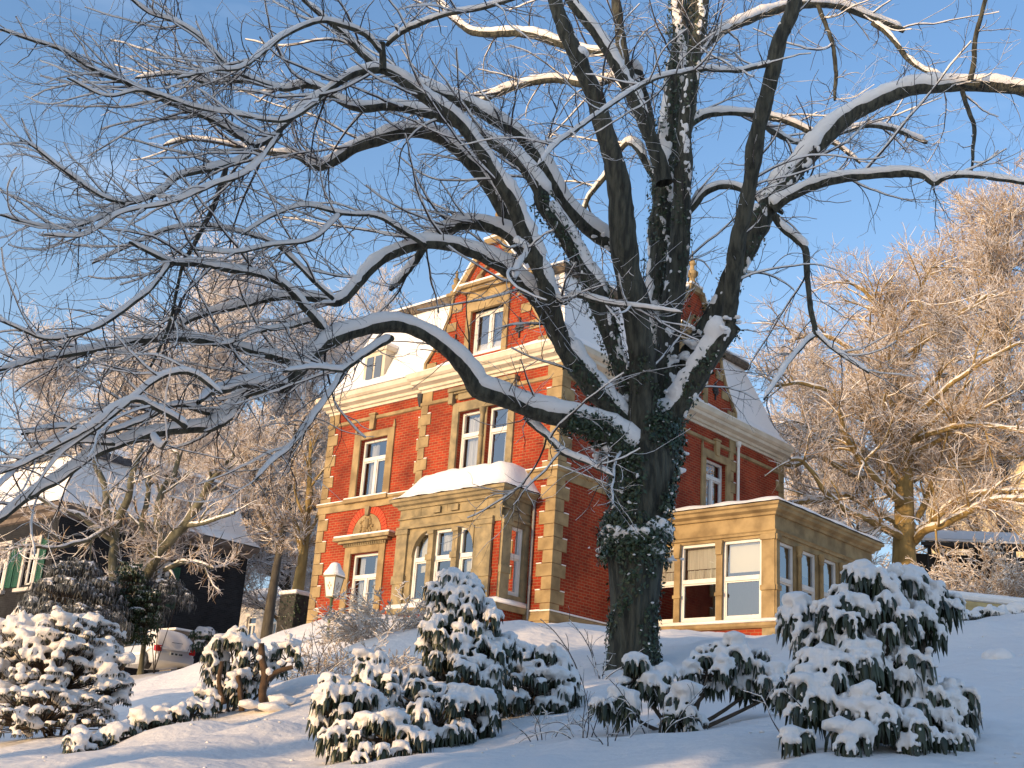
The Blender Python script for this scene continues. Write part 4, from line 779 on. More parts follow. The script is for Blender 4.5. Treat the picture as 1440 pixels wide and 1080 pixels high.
# ================================================================ TREES BEHIND
FROST = mat('frosted twigs', (.70, .63, .58), .7, (.84, .78, .75), scale=2, spec=.1)
BTWIG = mat('brown frosted twigs', (.32, .21, .12), .8, (.58, .45, .32), scale=2.5, spec=.1)
GBARK = mat('green grey bark', (.19, .125, .04), .9, (.34, .235, .085), scale=5, bump=.6, bscale=14, stretch=(1, 1, .3))
DBARK = mat('dark grey bark', (.045, .037, .028), .9, (.10, .085, .06), scale=6, bump=.6, bscale=14, stretch=(1, 1, .3))
def bg_tree(label, bp, ztop, spread, tr, seed, frost=.6, dens=1.0, fork=None, bark=None, n1=18, t_lo=.2, up=.06, group='bare trees frosted with snow behind the houses', twr=.012, ang=(45, 75), ftw=None, lean=(0, 0), stems=1, name='frosted_tree', crownr=1.0, t2=.12, traced=None, rnd=1.0):
    r_ = np.random.default_rng(seed); b = ground(bp); b[2] -= .2; o = empty(name, b); tag(o, label, 'tree', group)
    H = ztop-b[2]; bark = bark or DBARK; tk = []; tkr = []
    for s in range(stems):
        K = 16; t = np.linspace(0, 1, K); a = r_.uniform(0, 6.28); sp = (0 if stems == 1 else spread*.45)
        dx = sp*math.cos(2*math.pi*s/stems+a*.3)*np.clip(t*1.2-.08, 0, 1)**.9+lean[0]*t+.25*np.sin(t*5+a)*t; dy = sp*math.sin(2*math.pi*s/stems+a*.3)*np.clip(t*1.2-.08, 0, 1)**.9+lean[1]*t+.25*np.cos(t*6+a)*t
        tk.append(np.stack([b[0]+dx, b[1]+dy, b[2]+H*.88*t], 1)); tkr.append(tr*(1 if s == 0 else .8)*(1-.93*t**.8)+.01+tr*.35*np.exp(-t*30))
    tk = np.array(tk); tkr = np.array(tkr)
    g = Gather(); g.tubes(tk, tkr, 14); trk = g.build('trunk', bark, o)
    n1_ = int(n1*stems*rnd); S, D, r, pi, t = spawn(tk, tkr, n1_, r_, t_lo, .97, ang, flat=.6)
    L = spread*(1.05-.75*t)*r_.uniform(.75, 1.15, n1_)/(1 if stems == 1 else 1.5)*crownr; p1, q1 = grow(S, D, L, np.clip(r*.55, .025, .14), 12, .09, up, r_, .22)
    if traced:
        lim = []; lir = []
        for pts_ in traced:
            W_ = np.array([P(x_, y_, dd_) for x_, y_, dd_, rr_ in pts_]); R_ = np.array([rr_*dd_/F for x_, y_, dd_, rr_ in pts_]); W_, R_ = resample(W_, R_, .12); W_ = W_+np.stack([np.convolve(r_.normal(size=len(W_)+4), np.ones(5)/5, 'valid') for _ in range(3)], 1)*.045
            ii = np.linspace(0, len(W_)-1, 12*3-2); a_ = ii.astype(int).clip(0, len(W_)-2); f_ = (ii-a_)[:, None]; Wq = W_[a_]*(1-f_)+W_[a_+1]*f_; Rq = R_[a_]*(1-f_[:, 0])+R_[a_+1]*f_[:, 0]
            for k_ in range(3): lim.append(Wq[k_*11:k_*11+12]); lir.append(Rq[k_*11:k_*11+12])
        p1 = np.concatenate([p1, np.array(lim)]); q1 = np.concatenate([q1, np.array(lir)]); n1_ += len(traced)
    n2 = int(n1_*10*dens); S, D, r, _, t = spawn(np.concatenate([p1, tk[:, 6:][:, :, :].repeat(1, 0)[:, :10]]) if False else p1, q1, n2, r_, t2, 1, (30, 65), flat=.3)
    p2, q2 = grow(S, D, r_.uniform(.16, .36, n2)*spread, np.clip(r*.55, .018, .05), 9, .11, up*.8, r_, .35)
    St, Dt, rt_, _, tt = spawn(tk, tkr, n2//3, r_, max(t_lo, .3), 1, (30, 60)); p2b, q2b = grow(St, Dt, r_.uniform(.12, .35, n2//3)*spread*(1.2-.8*tt), np.full(n2//3, .03), 9, .11, up, r_, .35)
    p2 = np.concatenate([p2, p2b]); q2 = np.concatenate([q2, q2b])
    n3 = int(n1_*95*dens); S, D, r, _, _ = spawn(p2, q2, n3, r_, .1, 1, (30, 60), flat=.1); p3, q3 = grow(S, D, r_.uniform(.07, .19, n3)*spread, np.clip(r*.6, twr*1.0, .022), 6, .085, up*.6, r_, .6)
    n4 = int(n1_*680*dens); S, D, r, _, _ = spawn(p3, q3, n4, r_, .1, 1, (25, 60)); p4, q4 = grow(S, D, r_.uniform(.03, .09, n4)*spread, np.full(n4, twr), 4, .08, up*.5, r_, .7)
    g = Gather(); g.tubes(p1, q1, 7); g.tubes(p2, q2, 5); br = g.build('branches', bark, o)
    g = Gather(); sp_, sr = snow_on(p1, q1*.95, .8, r_, .2, .2); g.tubes(sp_, sr, 6); sp_, sr = snow_on(p2, q2, .8, r_, .25, .2); g.tubes(sp_, sr, 5); g.build('snow', SNOW, br)
    k3 = r_.random(n3) < frost; k4 = r_.random(n4) < frost
    g = Gather(); g.tubes(p3[~k3], q3[~k3], 3); g.tubes(p4[~k4], q4[~k4], 3); g.build('crown', ftw or BTWIG, o)
    g = Gather(); g.tubes(p3[k3], q3[k3]*1.1, 3); g.tubes(p4[k4], q4[k4]*1.1, 3); g.build('frosted_twigs', FROST, o)
    return o
def bt(label, px, d, ytop, spread, tr, seed, **k): return bg_tree(label, P(px, 900, d), P(px, ytop, d)[2], spread, tr, seed, **k)
bt('white frosted tree far behind the slate house, rising to its left', 15, 74, 425, 6.5, .3, 101, frost=.9, dens=2.2)
bt('tallest white frosted tree behind the slate house, with a wide rounded crown', 235, 72, 335, 9.5, .4, 102, frost=.95, dens=2.6, n1=26)
bt('white frosted tree standing between the tallest frosted tree and the villa', 395, 74, 390, 8.0, .35, 103, frost=.95, dens=2.4, n1=24)
bt('white frosted tree whose crown rises just behind the left corner of the villa roof', 490, 80, 372, 8.0, .35, 104, frost=.9, dens=2.4)
bt('lower brownish tree behind the roof of the slate house', 320, 66, 520, 6, .25, 105, frost=.65, dens=1.3)
bt('lower brownish tree behind the left end of the slate house', 120, 68, 480, 7.0, .25, 106, frost=.8, dens=1.8)
bt('dark forked tree between the slate house and the villa', 375, 60, 545, 4.2, .36, 107, frost=.35, dens=.4, twr=.009, t_lo=.5, n1=14)
bt('thick sunlit mossy tree close to the left corner of the villa', 408, 52, 555, 3.6, .40, 108, frost=.4, dens=.3, bark=GBARK, t_lo=.42, n1=12, ang=(25, 50))
PBARK = mat('pale green bark', (.07, .065, .04), .9, (.16, .15, .10), scale=5, bump=.6, bscale=14, stretch=(1, 1, .3))
ML = [[(186,895,47,8),(192,850,47,8),(208,805,46.5,7.5),(230,772,46,7),(262,735,45.5,7),(285,700,45,6),(300,670,44.5,4.5),(330,640,44,3)], [(235,775,46,6),(222,740,46,5.5),(225,700,46,5),(245,665,46,4),(255,630,46,3)],
 [(165,880,46,7.5),(160,820,46,7),(160,770,46,6.5),(165,735,46,6),(180,700,45.5,5.5),(185,670,45,4.5),(200,630,45,3)], [(160,762,46,6),(150,720,46,5.5),(148,690,46,5),(135,655,46,4),(128,620,46,3)], [(160,760,46,5),(130,740,45.5,4.5),(112,725,45,4),(80,715,44.5,3),(40,690,44,2)], [(222,790,46.5,5),(200,750,46,4.5),(205,710,46,4),(210,660,46,3)], [(262,738,45.5,4),(290,735,45,3),(330,720,44.5,2)], [(230,800,46.5,4),(270,790,46,3.5),(300,800,45.5,2.5)], [(165,735,46,4),(120,760,45,3),(70,770,44,2.5),(20,765,43,2)]]
bt('spreading many-stemmed tree with green bark in front of the slate house', 205, 47, 640, 4.5, .10, 109, frost=.7, dens=.85, bark=PBARK, n1=12, t_lo=.5, traced=ML, rnd=.35, twr=.007)
G2 = 'bare trees right of the villa'
BL = [[(1272,712,46,6),(1250,690,45,5.5),(1225,667,44,5),(1205,640,43.5,4.5),(1190,615,43,4),(1182,585,42.5,3),(1172,550,42,2)],
 [(1270,715,46,6),(1238,675,46,5),(1200,668,46,4.5),(1150,640,46,4),(1118,655,46,3),(1090,648,46,2)],
 [(1272,758,46,6),(1240,742,45,5.5),(1210,725,44,5),(1190,718,43.5,4.5),(1160,690,43,4),(1130,650,42.5,3),(1112,645,42,2)],
 [(1268,738,46,5.5),(1225,715,46.5,5),(1190,697,47,4.5),(1150,705,47,4),(1108,706,47,3)],
 [(1286,762,46,6),(1300,746,45,6),(1335,735,44,5.5),(1375,713,43,5),(1405,702,42.5,4.5),(1450,702,42,4),(1490,690,41,3)],
 [(1288,748,46,5),(1318,727,45.5,5),(1350,700,45,4.5),(1400,692,44,4),(1450,690,43,3)],
 [(1288,728,46,5),(1303,702,46,5),(1312,672,46,4.5),(1330,652,46,4),(1355,635,46,3),(1380,600,46,2)],
 [(1285,676,46,4.5),(1312,660,46,4),(1340,650,46,4),(1390,645,46,3.5),(1445,640,46,3)],
 [(1280,622,46,4.5),(1310,610,45,4),(1350,597,44.5,4),(1400,600,44,3.5),(1450,604,43.5,3)],
 [(1276,600,46,4.5),(1300,575,45,4),(1340,540,44,3.5),(1390,505,43,3),(1440,480,42,2)],
 [(1274,560,46,4.5),(1240,520,46,4),(1195,490,46,3.5),(1150,470,46,3),(1110,480,46,2)],
 [(1272,520,46,4),(1300,480,46,3.5),(1350,440,46,3),(1400,410,46,2.5)], [(1270,500,46,4),(1245,450,46,3.5),(1215,410,46,3),(1190,395,46,2)],
 [(1274,640,46,4.5),(1230,600,45,4),(1180,560,44.5,3.5),(1130,540,44,3),(1080,545,44,2)], [(1270,470,46,3.5),(1290,420,46,3),(1310,375,46,2)], [(1270,690,46,4.5),(1225,640,47,4),(1165,610,48,3.5),(1105,600,48,2.5)]]
bt('big golden beech standing right of the conservatory, widest crown on that side', 1275, 46, 345, 6.6, .60, 120, frost=.40, dens=.95, bark=GBARK, n1=26, t_lo=.42, group=G2, ang=(50, 78), up=.02, twr=.008, t2=.45, traced=BL, rnd=.7)
bt('tall reddish tree cut by the right edge of the view', 1425, 56, 225, 8.0, .5, 121, frost=.38, dens=1.25, group=G2, n1=24, t_lo=.3)
bt('reddish tree behind the golden beech, between it and the tall edge tree', 1345, 64, 390, 7.0, .3, 122, frost=.5, dens=1.0, group=G2)
bt('pale tree behind the golden beech on its villa side', 1160, 66, 455, 6.5, .3, 123, frost=.6, dens=1.1, group=G2)
bt('small pale tree right behind the far corner of the villa', 1120, 60, 590, 4.2, .2, 124, frost=.55, dens=.8, group=G2)
bt('low pale tree in the gap between golden beech and conservatory roof', 1205, 58, 620, 4.8, .2, 125, frost=.7, dens=.45, group=G2)
bt('low dusky tree behind the garden terrace at the right edge', 1380, 60, 610, 5.0, .25, 126, frost=.6, dens=.45, group=G2)
# ================================================================ SLATE HOUSE ON THE LEFT
KN = P(88, 708, 54); slate = empty('slate_house', KN, HROT)
tag(slate, 'dark slate-clad house with green shutters and a snowy mansard roof, left of the villa', 'house')
S0 = lambda a, d, z: (a, d, z); S1 = lambda a, d, z: (-d, a, z)
WW = mat('off white render', (.45, .40, .34), .8, (.58, .52, .45), scale=3)
m = MB(S0); wall(m, -9, 0, -9, 0, [(-2.3, -1.3, -3.4, -1.5), (-4.9, -3.9, -3.4, -1.5), (-7.5, -6.5, -3.4, -1.5)]); m.build('wall', DBRICK, slate)
m = MB(S1); wall(m, 0, 10, -9, 0, [(4.6, 5.5, -3.5, -1.7)]); m.build('wall', DBRICK, slate)
for T, a in ((S0, -1.8), (S0, -4.4), (S0, -7.0), (S1, 5.05)):
    w_ = window(slate, T, a-.5 if T is S0 else 4.6, a+.5 if T is S0 else 5.5, -3.4 if T is S0 else -3.5, -1.5 if T is S0 else -1.7, trans=-2.1 if T is S0 else -2.2, mull=(a,), back=.5)
    q = (-3.4, -1.5) if T is S0 else (-3.5, -1.7)
    m = MB(T); m.box(a-.68, a-.505, -.08, .05, q[0]-.15, q[1]+.2); m.box(a+.505, a+.68, -.08, .05, q[0]-.15, q[1]+.2); m.box(a-.505, a+.505, -.08, .05, q[1]+.002, q[1]+.2); m.box(a-.8, a+.8, -.2, .05, q[0]-.3, q[0]-.152); m.build('window_surround', WW, slate)
    for s in (-1, 1):
        m = MB(T); c = a+s*.99; m.box(c-.26, c-.2, -.07, -.02, q[0]-.05, q[1]+.05); m.box(c+.2, c+.26, -.07, -.02, q[0]-.05, q[1]+.05)
        z = q[0]
        while z < q[1]: m.box(c-.2, c+.2, -.06, -.03, z, z+.05); z += .085
        m.box(c-.2, c+.2, -.035, -.022, q[0]-.05, q[1]+.05); m.build('shutter', GREEN, slate)
for c in (-7.6, -4.2, -.9):                           # pedimented doorways below
    m = MB(S0); m.box(c-.85, c-.6, -.55, .02, -8.8, -5.6); m.box(c+.6, c+.85, -.55, .02, -8.8, -5.6); m.box(c-.95, c+.95, -.62, .02, -5.6, -5.3); m.prism([(c-1.05, -5.3), (c+1.05, -5.3), (c, -4.5)], -.66, .02)
    m.build('door_surround', WW, slate); m = MB(S0); m.box(c-.6, c+.6, -.1, .02, -8.8, -5.6); m.build('door', GREEN, slate)
    m = MB(S0); m.prism([(c-1.1, -5.28), (c, -4.44), (c+1.1, -5.28), (c, -4.56)], -.68, .0); m.build('snow', SNOW, slate)
sp_ = [(-9.0, 10), (-9.0, 0), (0, 0), (0, 10.0)]
m = MB(S0); m.sweep([(-9, 0), (0, 0), (0, 10), (-9, 10)], [(0, -.55), (.12, -.5), (.14, -.3), (.35, -.22), (.38, .0), (0, .02)]); 
for i in range(18): 
    m.T = S1; m.box(.3+i*.53, .42+i*.53, -.3, -.1, -.42, -.24)
m.build('eaves_cornice', mat('brown eaves', (.10, .075, .06), .8, (.17, .13, .10), scale=4), slate)
def ring2(i, z, o=.36): return [(-9-o+i, -o+i, z), (o-i, -o+i, z), (o-i, 10+o-i, z), (-9-o+i, 10+o-i, z)]
m = MB(); loft(m, [ring2(0, .03), ring2(.5, .5), ring2(1.2, 2.6)]); rf = m.build('roof', SLATE, slate)
snowgrid([ring2(-.06, .04), ring2(.42, .52), ring2(1.12, 2.58)], parent=rf, seed=9)
m = MB(); loft(m, [ring2(1.3, 2.5), ring2(.95, 2.55), ring2(.9, 2.85), ring2(1.3, 2.9)]); m.build('upper_eaves', SLATE, rf)
snowgrid([ring2(.9, 2.88), ring2(1.0, 3.0), ring2(4.0, 4.0)], parent=rf, seed=12)
DST = mat('dull stone', (.12, .10, .085), .9, (.20, .17, .14), scale=4)  # pier stone coloured darker to stand in for the shade on it
# low stone plinth building with a flat cap by the slate wall
q = P(247, 880, 58); gp = empty('stone_gate_pier', ground(q), HROT); tag(gp, 'pale stone gate pier with a moulded cap behind the snowy car', 'gate pier')
m = MB(); zt = P(247, 894, 58)[2]-gp.location[2]; m.box(-.9, .9, -.5, .5, -.5, zt-.2); m.build('shaft', DST, gp); m = MB(); m.prism([(-.9, zt-.2), (.9, zt-.2), (1.35, zt+.08), (-1.35, zt+.08)], -.9, .9); m.build('cap', DST, gp, bevel=.02); m = MB(); m.box(-1.3, 1.3, -.85, .85, zt+.082, zt+.2); m.build('snow', SNOW, gp, bevel=.05)
# garden wall with cap between the slate house and the villa, pale cottage behind
def block(name, label, cat, px, d, w_, dep, ytop, mt, cap=True, rot=HROT, group=None):
    b = ground(P(px, 900, d)); o = empty(name, b, rot); tag(o, label, cat, group); zt = P(px, ytop, d)[2]-b[2]
    m = MB(); m.box(-w_/2, w_/2, -dep/2, dep/2, -.6, zt); m.build('masonry', mt, o, bevel=.03)
    if cap: m = MB(); m.box(-w_/2-.06, w_/2+.06, -dep/2-.06, dep/2+.06, zt+.002, zt+.16); m.build('snow_cap', SNOW, o, bevel=.06)
    return o, zt
HEDGE = mat('dark hedge leaves', (.012, .02, .009), .6, (.06, .07, .05), scale=18)
block('garden_wall', 'low dark garden wall with a snow cap left of the villa corner', 'wall', 362, 45, 2.6, .5, 908, mat('dark wall stone', (.04, .035, .03), .9, (.09, .08, .07), scale=5, bump=.5), rot=HROT+.9)
o, zt = block('gate_pillar', 'dark ivy-covered gate pillar with a flat snowy cap beside the villa corner', 'gate pillar', 411, 47, .9, .9, 838, mat('pillar stone', (.02, .018, .015), .9, (.05, .045, .038), scale=5, bump=.5))
r_ = np.random.default_rng(3); c = np.stack([r_.uniform(-.5, .5, 900), r_.choice([-.47, .47], 900), r_.uniform(-.3, zt, 900)], 1); sw = r_.random(900) < .5; c[sw, 0], c[sw, 1] = c[sw, 1].copy(), c[sw, 0].copy()
V, Fq = leaves_arrays(c, unit(c*np.array([1, 1, 0])+r_.normal(size=c.shape)*.2), r_.uniform(.06, .11, 900), r_); np_mesh('ivy', V, Fq, IVY, o, world_parent=False)
# pale house far behind
def far_house(label, px, d, ytop, w_, dep, hgt, col, rh=1.6):
    b = P(px, ytop, d); o = empty('distant_house', b, HROT); tag(o, label, 'house'); m = MB(S0); holes = [(x-.5, x+.5, -z-1.6, -z) for x in np.arange(-w_+1.4, -.8, 2.2) for z in (1.0, 4.0) if z+1.6 < hgt]
    wall(m, -w_, 0, -hgt, 0, holes); m.quad((0, 0, -hgt), (0, dep, -hgt), (0, dep, 0), (0, 0, 0)); m.build('wall', col, o)
    for h in holes: window(o, S0, *h, trans=h[2]+1.1, mull=((h[0]+h[1])/2,), back=.5)
    m = MB(); m.quad((-w_-.4, -.4, 0), (.4, -.4, 0), (.4, dep/2, rh), (-w_-.4, dep/2, rh)); m.quad((-w_-.4, dep+.4, 0), (.4, dep+.4, 0), (.4, dep/2, rh), (-w_-.4, dep/2, rh)); m.box(-w_-.4, .4, -.4, -.3, -.15, 0); m.quad((.0, 0, 0), (0, dep, 0), (0, dep/2, rh)); m.build('snowy_roof', SNOW, o)
YEL = mat('yellow render', (.55, .43, .22), .85, (.65, .52, .30), scale=2)
far_house('pale cottage glimpsed between the two trees left of the villa', 402, 84, 842, 7, 6, 5, WW)
far_house('tall cream house lit by the sun at the right edge', 1475, 84, 640, 9, 8, 9, YEL, 2.5)
far_house('cream house with snowy roof far behind the golden beech', 1385, 92, 690, 4, 5, 5, YEL, 2.2)
# ---- right side: retaining wall, shed
a, b = P(1335, 842, 28), P(1500, 826, 28.5); ga = ground(a); o = empty('retaining_wall', ga); tag(o, 'sunlit yellow stone retaining wall right of the conservatory', 'wall')
ang_ = math.atan2(b[1]-a[1], b[0]-a[0]); o.rotation_euler = (0, 0, ang_); L_ = math.hypot(b[0]-a[0], b[1]-a[1]); zt = a[2]-ga[2]
m = MB(); m.box(-.6, L_+3, 0, .5, -1.5, zt); m.build('masonry', mat('yellow wall stone', (.36, .27, .12), .9, (.50, .40, .20), scale=4, bump=.5, bscale=12), o, bevel=.02)
m = MB(); rr_ = random.Random(4)
m.box(-.65, L_+3.05, -.06, .9, zt+.002, zt+.2)
m.build('snow', SNOW, o, bevel=.09)
b = ground(P(1410, 800, 50)); o = empty('garden_shed', b, R(-8)); tag(o, 'dark open shed with a long snowy roof below the golden beech', 'shed'); zt = P(1385, 762, 50)[2]-b[2]
m = MB(); m.box(-3.0, 3.0, 2.2, 2.3, -1, zt-.1); [m.box(x-.07, x+.07, -.07, .07, -1, zt-.3) for x in (-2.8, -1, 1, 2.8)]; m.box(-3.0, 3.0, -.1, .1, zt-.3, zt-.12); m.build('frame', mat('black timber', (.02, .017, .014), .8), o)
m = MB(); m.quad((-3.2, -.5, zt-.15), (3.2, -.5, zt-.15), (3.2, 2.6, zt+.9), (-3.2, 2.6, zt+.9)); m.box(-3.2, 3.2, -.5, -.4, zt-.3, zt-.16); rf = m.build('roof', mat('shed roof', (.03, .028, .026), .8), o)
snowgrid([[(-3.25, -.55, zt-.13), (3.25, -.55, zt-.13), (3.25, 2.6, zt+.93), (-3.25, 2.6, zt+.93)], [(-3.2, -.5, zt-.03), (3.2, -.5, zt-.03), (3.2, 2.6, zt+1.03), (-3.2, 2.6, zt+1.03)]], parent=rf, seed=3)
m = MB(); m.quad((-3.2, -.5, zt-.02), (3.2, -.5, zt-.02), (3.2, 2.6, zt+1.04), (-3.2, 2.6, zt+1.04)); m.build('snow', SNOW, rf)
# ================================================================ CAR
def car():
    q = P(243, 942, 48.5); az = R(40); b = ground(q); b[2] = q[2]-.02
    o = empty('parked_car', b, az); tag(o, 'silver hatchback parked under a thick coat of snow in front of the slate house', 'car')
    # local: y forward (length 4.0), x right (width 1.7), rear at y=0
    PAINT = mat('silver car paint', (.60, .60, .60), .4, metal=.3); BLK = mat('black rubber', (.015, .015, .016), .7); RED = mat('red lamp glass', (.45, .015, .012), .2)
    ys = [0, .06, .18, .5, .9, 1.5, 2.2, 2.7, 3.05, 3.5, 3.85, 4.0]
    low = [.36, .28, .24, .2, .2, .2, .2, .2, .2, .22, .26, .40]; belt = [.78, .90, .93, .94, .94, .93, .92, .90, .88, .82, .72, .58]
    hw = [.70, .78, .82, .85, .86, .86, .86, .86, .85, .82, .75, .62]
    vs = []; sec = 10
    for y, l, bt_, h in zip(ys, low, belt, hw):
        pr = [(-h*.92, l), (-h*.99, l+.12), (-h, (l+bt_)/2), (-h*.985, bt_-.08), (-h*.93, bt_), (h*.93, bt_), (h*.985, bt_-.08), (h, (l+bt_)/2), (h*.99, l+.12), (h*.92, l)]
        vs += [(x, y, z) for x, z in pr]
    fs = [(j*sec+k, j*sec+(k+1) % sec, (j+1)*sec+(k+1) % sec, (j+1)*sec+k) for j in range(len(ys)-1) for k in range(sec)]+[tuple(range(sec)), tuple((len(ys)-1)*sec+k for k in range(sec-1, -1, -1))]
    m = MB(); m.add(vs, fs); m.box(-.74, .74, -.10, .12, .30, .52); body = m.build('body', PAINT, o, bevel=.03, smooth=True)
    gl = MB(); cab = [(.10, .93, .78), (.42, 1.34, .64), (.75, 1.44, .60), (1.6, 1.46, .60), (2.15, 1.40, .60), (2.95, .90, .76)]
    vs = []
    for y, z, h in cab: vs += [(-h, y, z), (h, y, z)]
    for y, z, h in cab: vs += [(-.83, y, .9), (.83, y, .9)]
    n = len(cab); fs = [(2*i, 2*i+1, 2*i+3, 2*i+2) for i in range(n-1)]+[(2*n+2*i, 2*i, 2*i+2, 2*n+2*i+2) for i in range(n-1)]+[(2*i+1, 2*n+2*i+1, 2*n+2*i+3, 2*i+3) for i in range(n-1)]+[(0, 2*n, 2*n+1, 1), (2*n-2, 2*n-1, 4*n-1, 4*n-2)]
    gl.add(vs, fs); gl.build('windows', mat('car glass', (.03, .035, .04), .1), o)
    # snow coat: swollen cabin, bonnet, upper tailgate
    vs = []; cs = [(-.05, .78, .80, .60), (.02, 1.0, .83, .72), (.16, 1.22, .80, .78), (.38, 1.42, .74, .80), (.75, 1.54, .66, .84), (1.2, 1.57, .62, .84), (1.7, 1.56, .62, .84), (2.2, 1.50, .62, .85), (2.6, 1.28, .68, .85), (3.0, 1.05, .74, .84), (3.5, .96, .72, .80), (3.85, .86, .66, .74), (4.02, .70, .56, .66)]
    K = 13
    for y, z, ht, hb in cs:
        bl_ = .52 if y > .5 else .72
        for k in range(K):
            u = k/(K-1)*2-1; au = abs(u)
            if au < .6: x = ht*(u/.6); zz = z-.05*(u/.6)**2
            else: f = (au-.6)/.4; x = math.copysign(ht+(.885-ht)*f, u) if y > .3 else math.copysign(ht+(hb+.03-ht)*f, u); zz = z-.05-(z-.05-bl_)*f
            vs.append((x, y+.02*math.sin(k*2+y*3), zz+.012*math.sin(k*1.7+y*5)))
    n = len(cs); fs = [(j*K+k, j*K+k+1, (j+1)*K+k+1, (j+1)*K+k) for j in range(n-1) for k in range(K-1)]+[tuple(range(K)), tuple((n-1)*K+k for k in range(K-1, -1, -1))]
    m = MB(); m.add(vs, fs); s = m.build('snow', SNOW, o, smooth=True); sb = s.modifiers.new('sub', 'SUBSURF'); sb.levels = sb.render_levels = 2
    for x in (-.78, .78):
        for y in (.72, 3.2):
            m = MB(lambda a, d, z, x=x, y=y: (x+(d)*(1 if x > 0 else -1), y+a, .30+z)); pts = [(.31*math.cos(t), .31*math.sin(t)) for t in np.linspace(0, 2*math.pi, 25)[:-1]]; m.prism(pts, -.12, .10); w_ = m.build('wheel', BLK, o)
            m = MB(lambda a, d, z, x=x, y=y: (x+(d)*(1 if x > 0 else -1), y+a, .30+z)); m.prism([(.19*math.cos(t), .19*math.sin(t)) for t in np.linspace(0, 2*math.pi, 17)[:-1]], .10, .115); m.build('rim', mat('wheel rim', (.35, .35, .36), .4, metal=.6), w_)
    for x in (-.68, .68):
        m = MB(); m.box(x-.13, x+.13, -.035, .2, .62, .86); m.build('tail_lamp', RED, o, bevel=.04)
    m = MB(); m.box(-.26, .26, -.125, -.10, .52, .63); pl = m.build('number_plate', mat('plate white', (.6, .6, .55), .5), o)
    m = MB(); x = -.22
    for wdt in (.05, .04, .0, .05, .045, .0, .04, .05, .045): 
        if wdt: m.box(x, x+wdt, -.1275, -.125, .54, .61)
        x += .052
    m.build('plate_marks', mat('plate dark', (.03, .03, .03), .6), pl)
    m = MB(); m.box(-.22, .22, -.085, -.05, .985, 1.0); m.build('wiper', BLK, o)
car()
# ================================================================ LANTERN
b = ground(P(460, 900, 28)); lt = P(464, 823, 28); lamp = empty('garden_lantern', b, R(-30)); tag(lamp, 'four-sided white lantern on a slim green post with a peaked snow cap', 'lantern')
GP = mat('green lamp post', (.05, .07, .02), .5, (.10, .11, .04), scale=8); hz = lt[2]-b[2]
m = MB(); m.lathe(0, 0, [(.07, -.5), (.06, .1), (.035, .2), (.032, hz-.33), (.045, hz-.31), (.045, hz-.28), (.03, hz-.25)], 12); m.build('post', GP, lamp, smooth=True)
def fr(z, r): return [(-r, -r, z), (r, -r, z), (r, r, z), (-r, r, z)]
m = MB(); loft(m, [fr(hz-.25, .10), fr(hz+.17, .155)]); m.quad(*fr(hz-.25, .10)); m.quad(*fr(hz+.17, .155)); hd = m.build('lantern_glass', mat('milky lamp glass', (.62, .58, .50), .35, (.72, .68, .60), scale=5), lamp)
m = MB()
for sx in (-1, 1):
    for sy in (-1, 1): m.add([(sx*.104, sy*.104, hz-.255), (sx*.086, sy*.104, hz-.255), (sx*.086, sy*.086, hz-.255), (sx*.104, sy*.086, hz-.255), (sx*.161, sy*.161, hz+.17), (sx*.144, sy*.161, hz+.17), (sx*.144, sy*.144, hz+.17), (sx*.161, sy*.144, hz+.17)], [(0, 1, 5, 4), (1, 2, 6, 5), (2, 3, 7, 6), (3, 0, 4, 7)])
m.box(-.18, .18, -.18, .18, hz+.17, hz+.20); m.box(-.11, .11, -.11, .11, hz-.275, hz-.252); m.build('lantern_frame', mat('brass frame', (.16, .12, .05), .5), lamp)
for k in range(4):                                    # small ornament of lozenges on each pane
    ca, sa = math.cos(k*math.pi/2), math.sin(k*math.pi/2)
    def TL(a, d, z, ca=ca, sa=sa): yy = -(.10+.055*(z-(hz-.25))/.42)+d; return (ca*a-sa*yy, sa*a+ca*yy, z)
    m = MB(TL)
    for (a, z) in ((0, .04), (0, -.08), (.036, -.02), (-.036, -.02)): m.prism([(a, hz+z-.034), (a+.020, hz+z), (a, hz+z+.034), (a-.020, hz+z)], -.006, .003)
    m.build('pane_ornament', mat('pane ornament %d' % k, (.34, .27, .19), .6), lamp)
m = MB(); m.lathe(0, 0, [(.205, hz+.20), (.215, hz+.24), (.19, hz+.30), (.14, hz+.37), (.11, hz+.44), (.08, hz+.49), (.03, hz+.51)], 20); 
m.v = [(x*(1+.12*abs(math.sin(2*math.atan2(y, x)))), y*(1+.12*abs(math.sin(2*math.atan2(y, x)))), z) for x, y, z in m.v]; m.build('snow', SNOW, lamp, smooth=True)
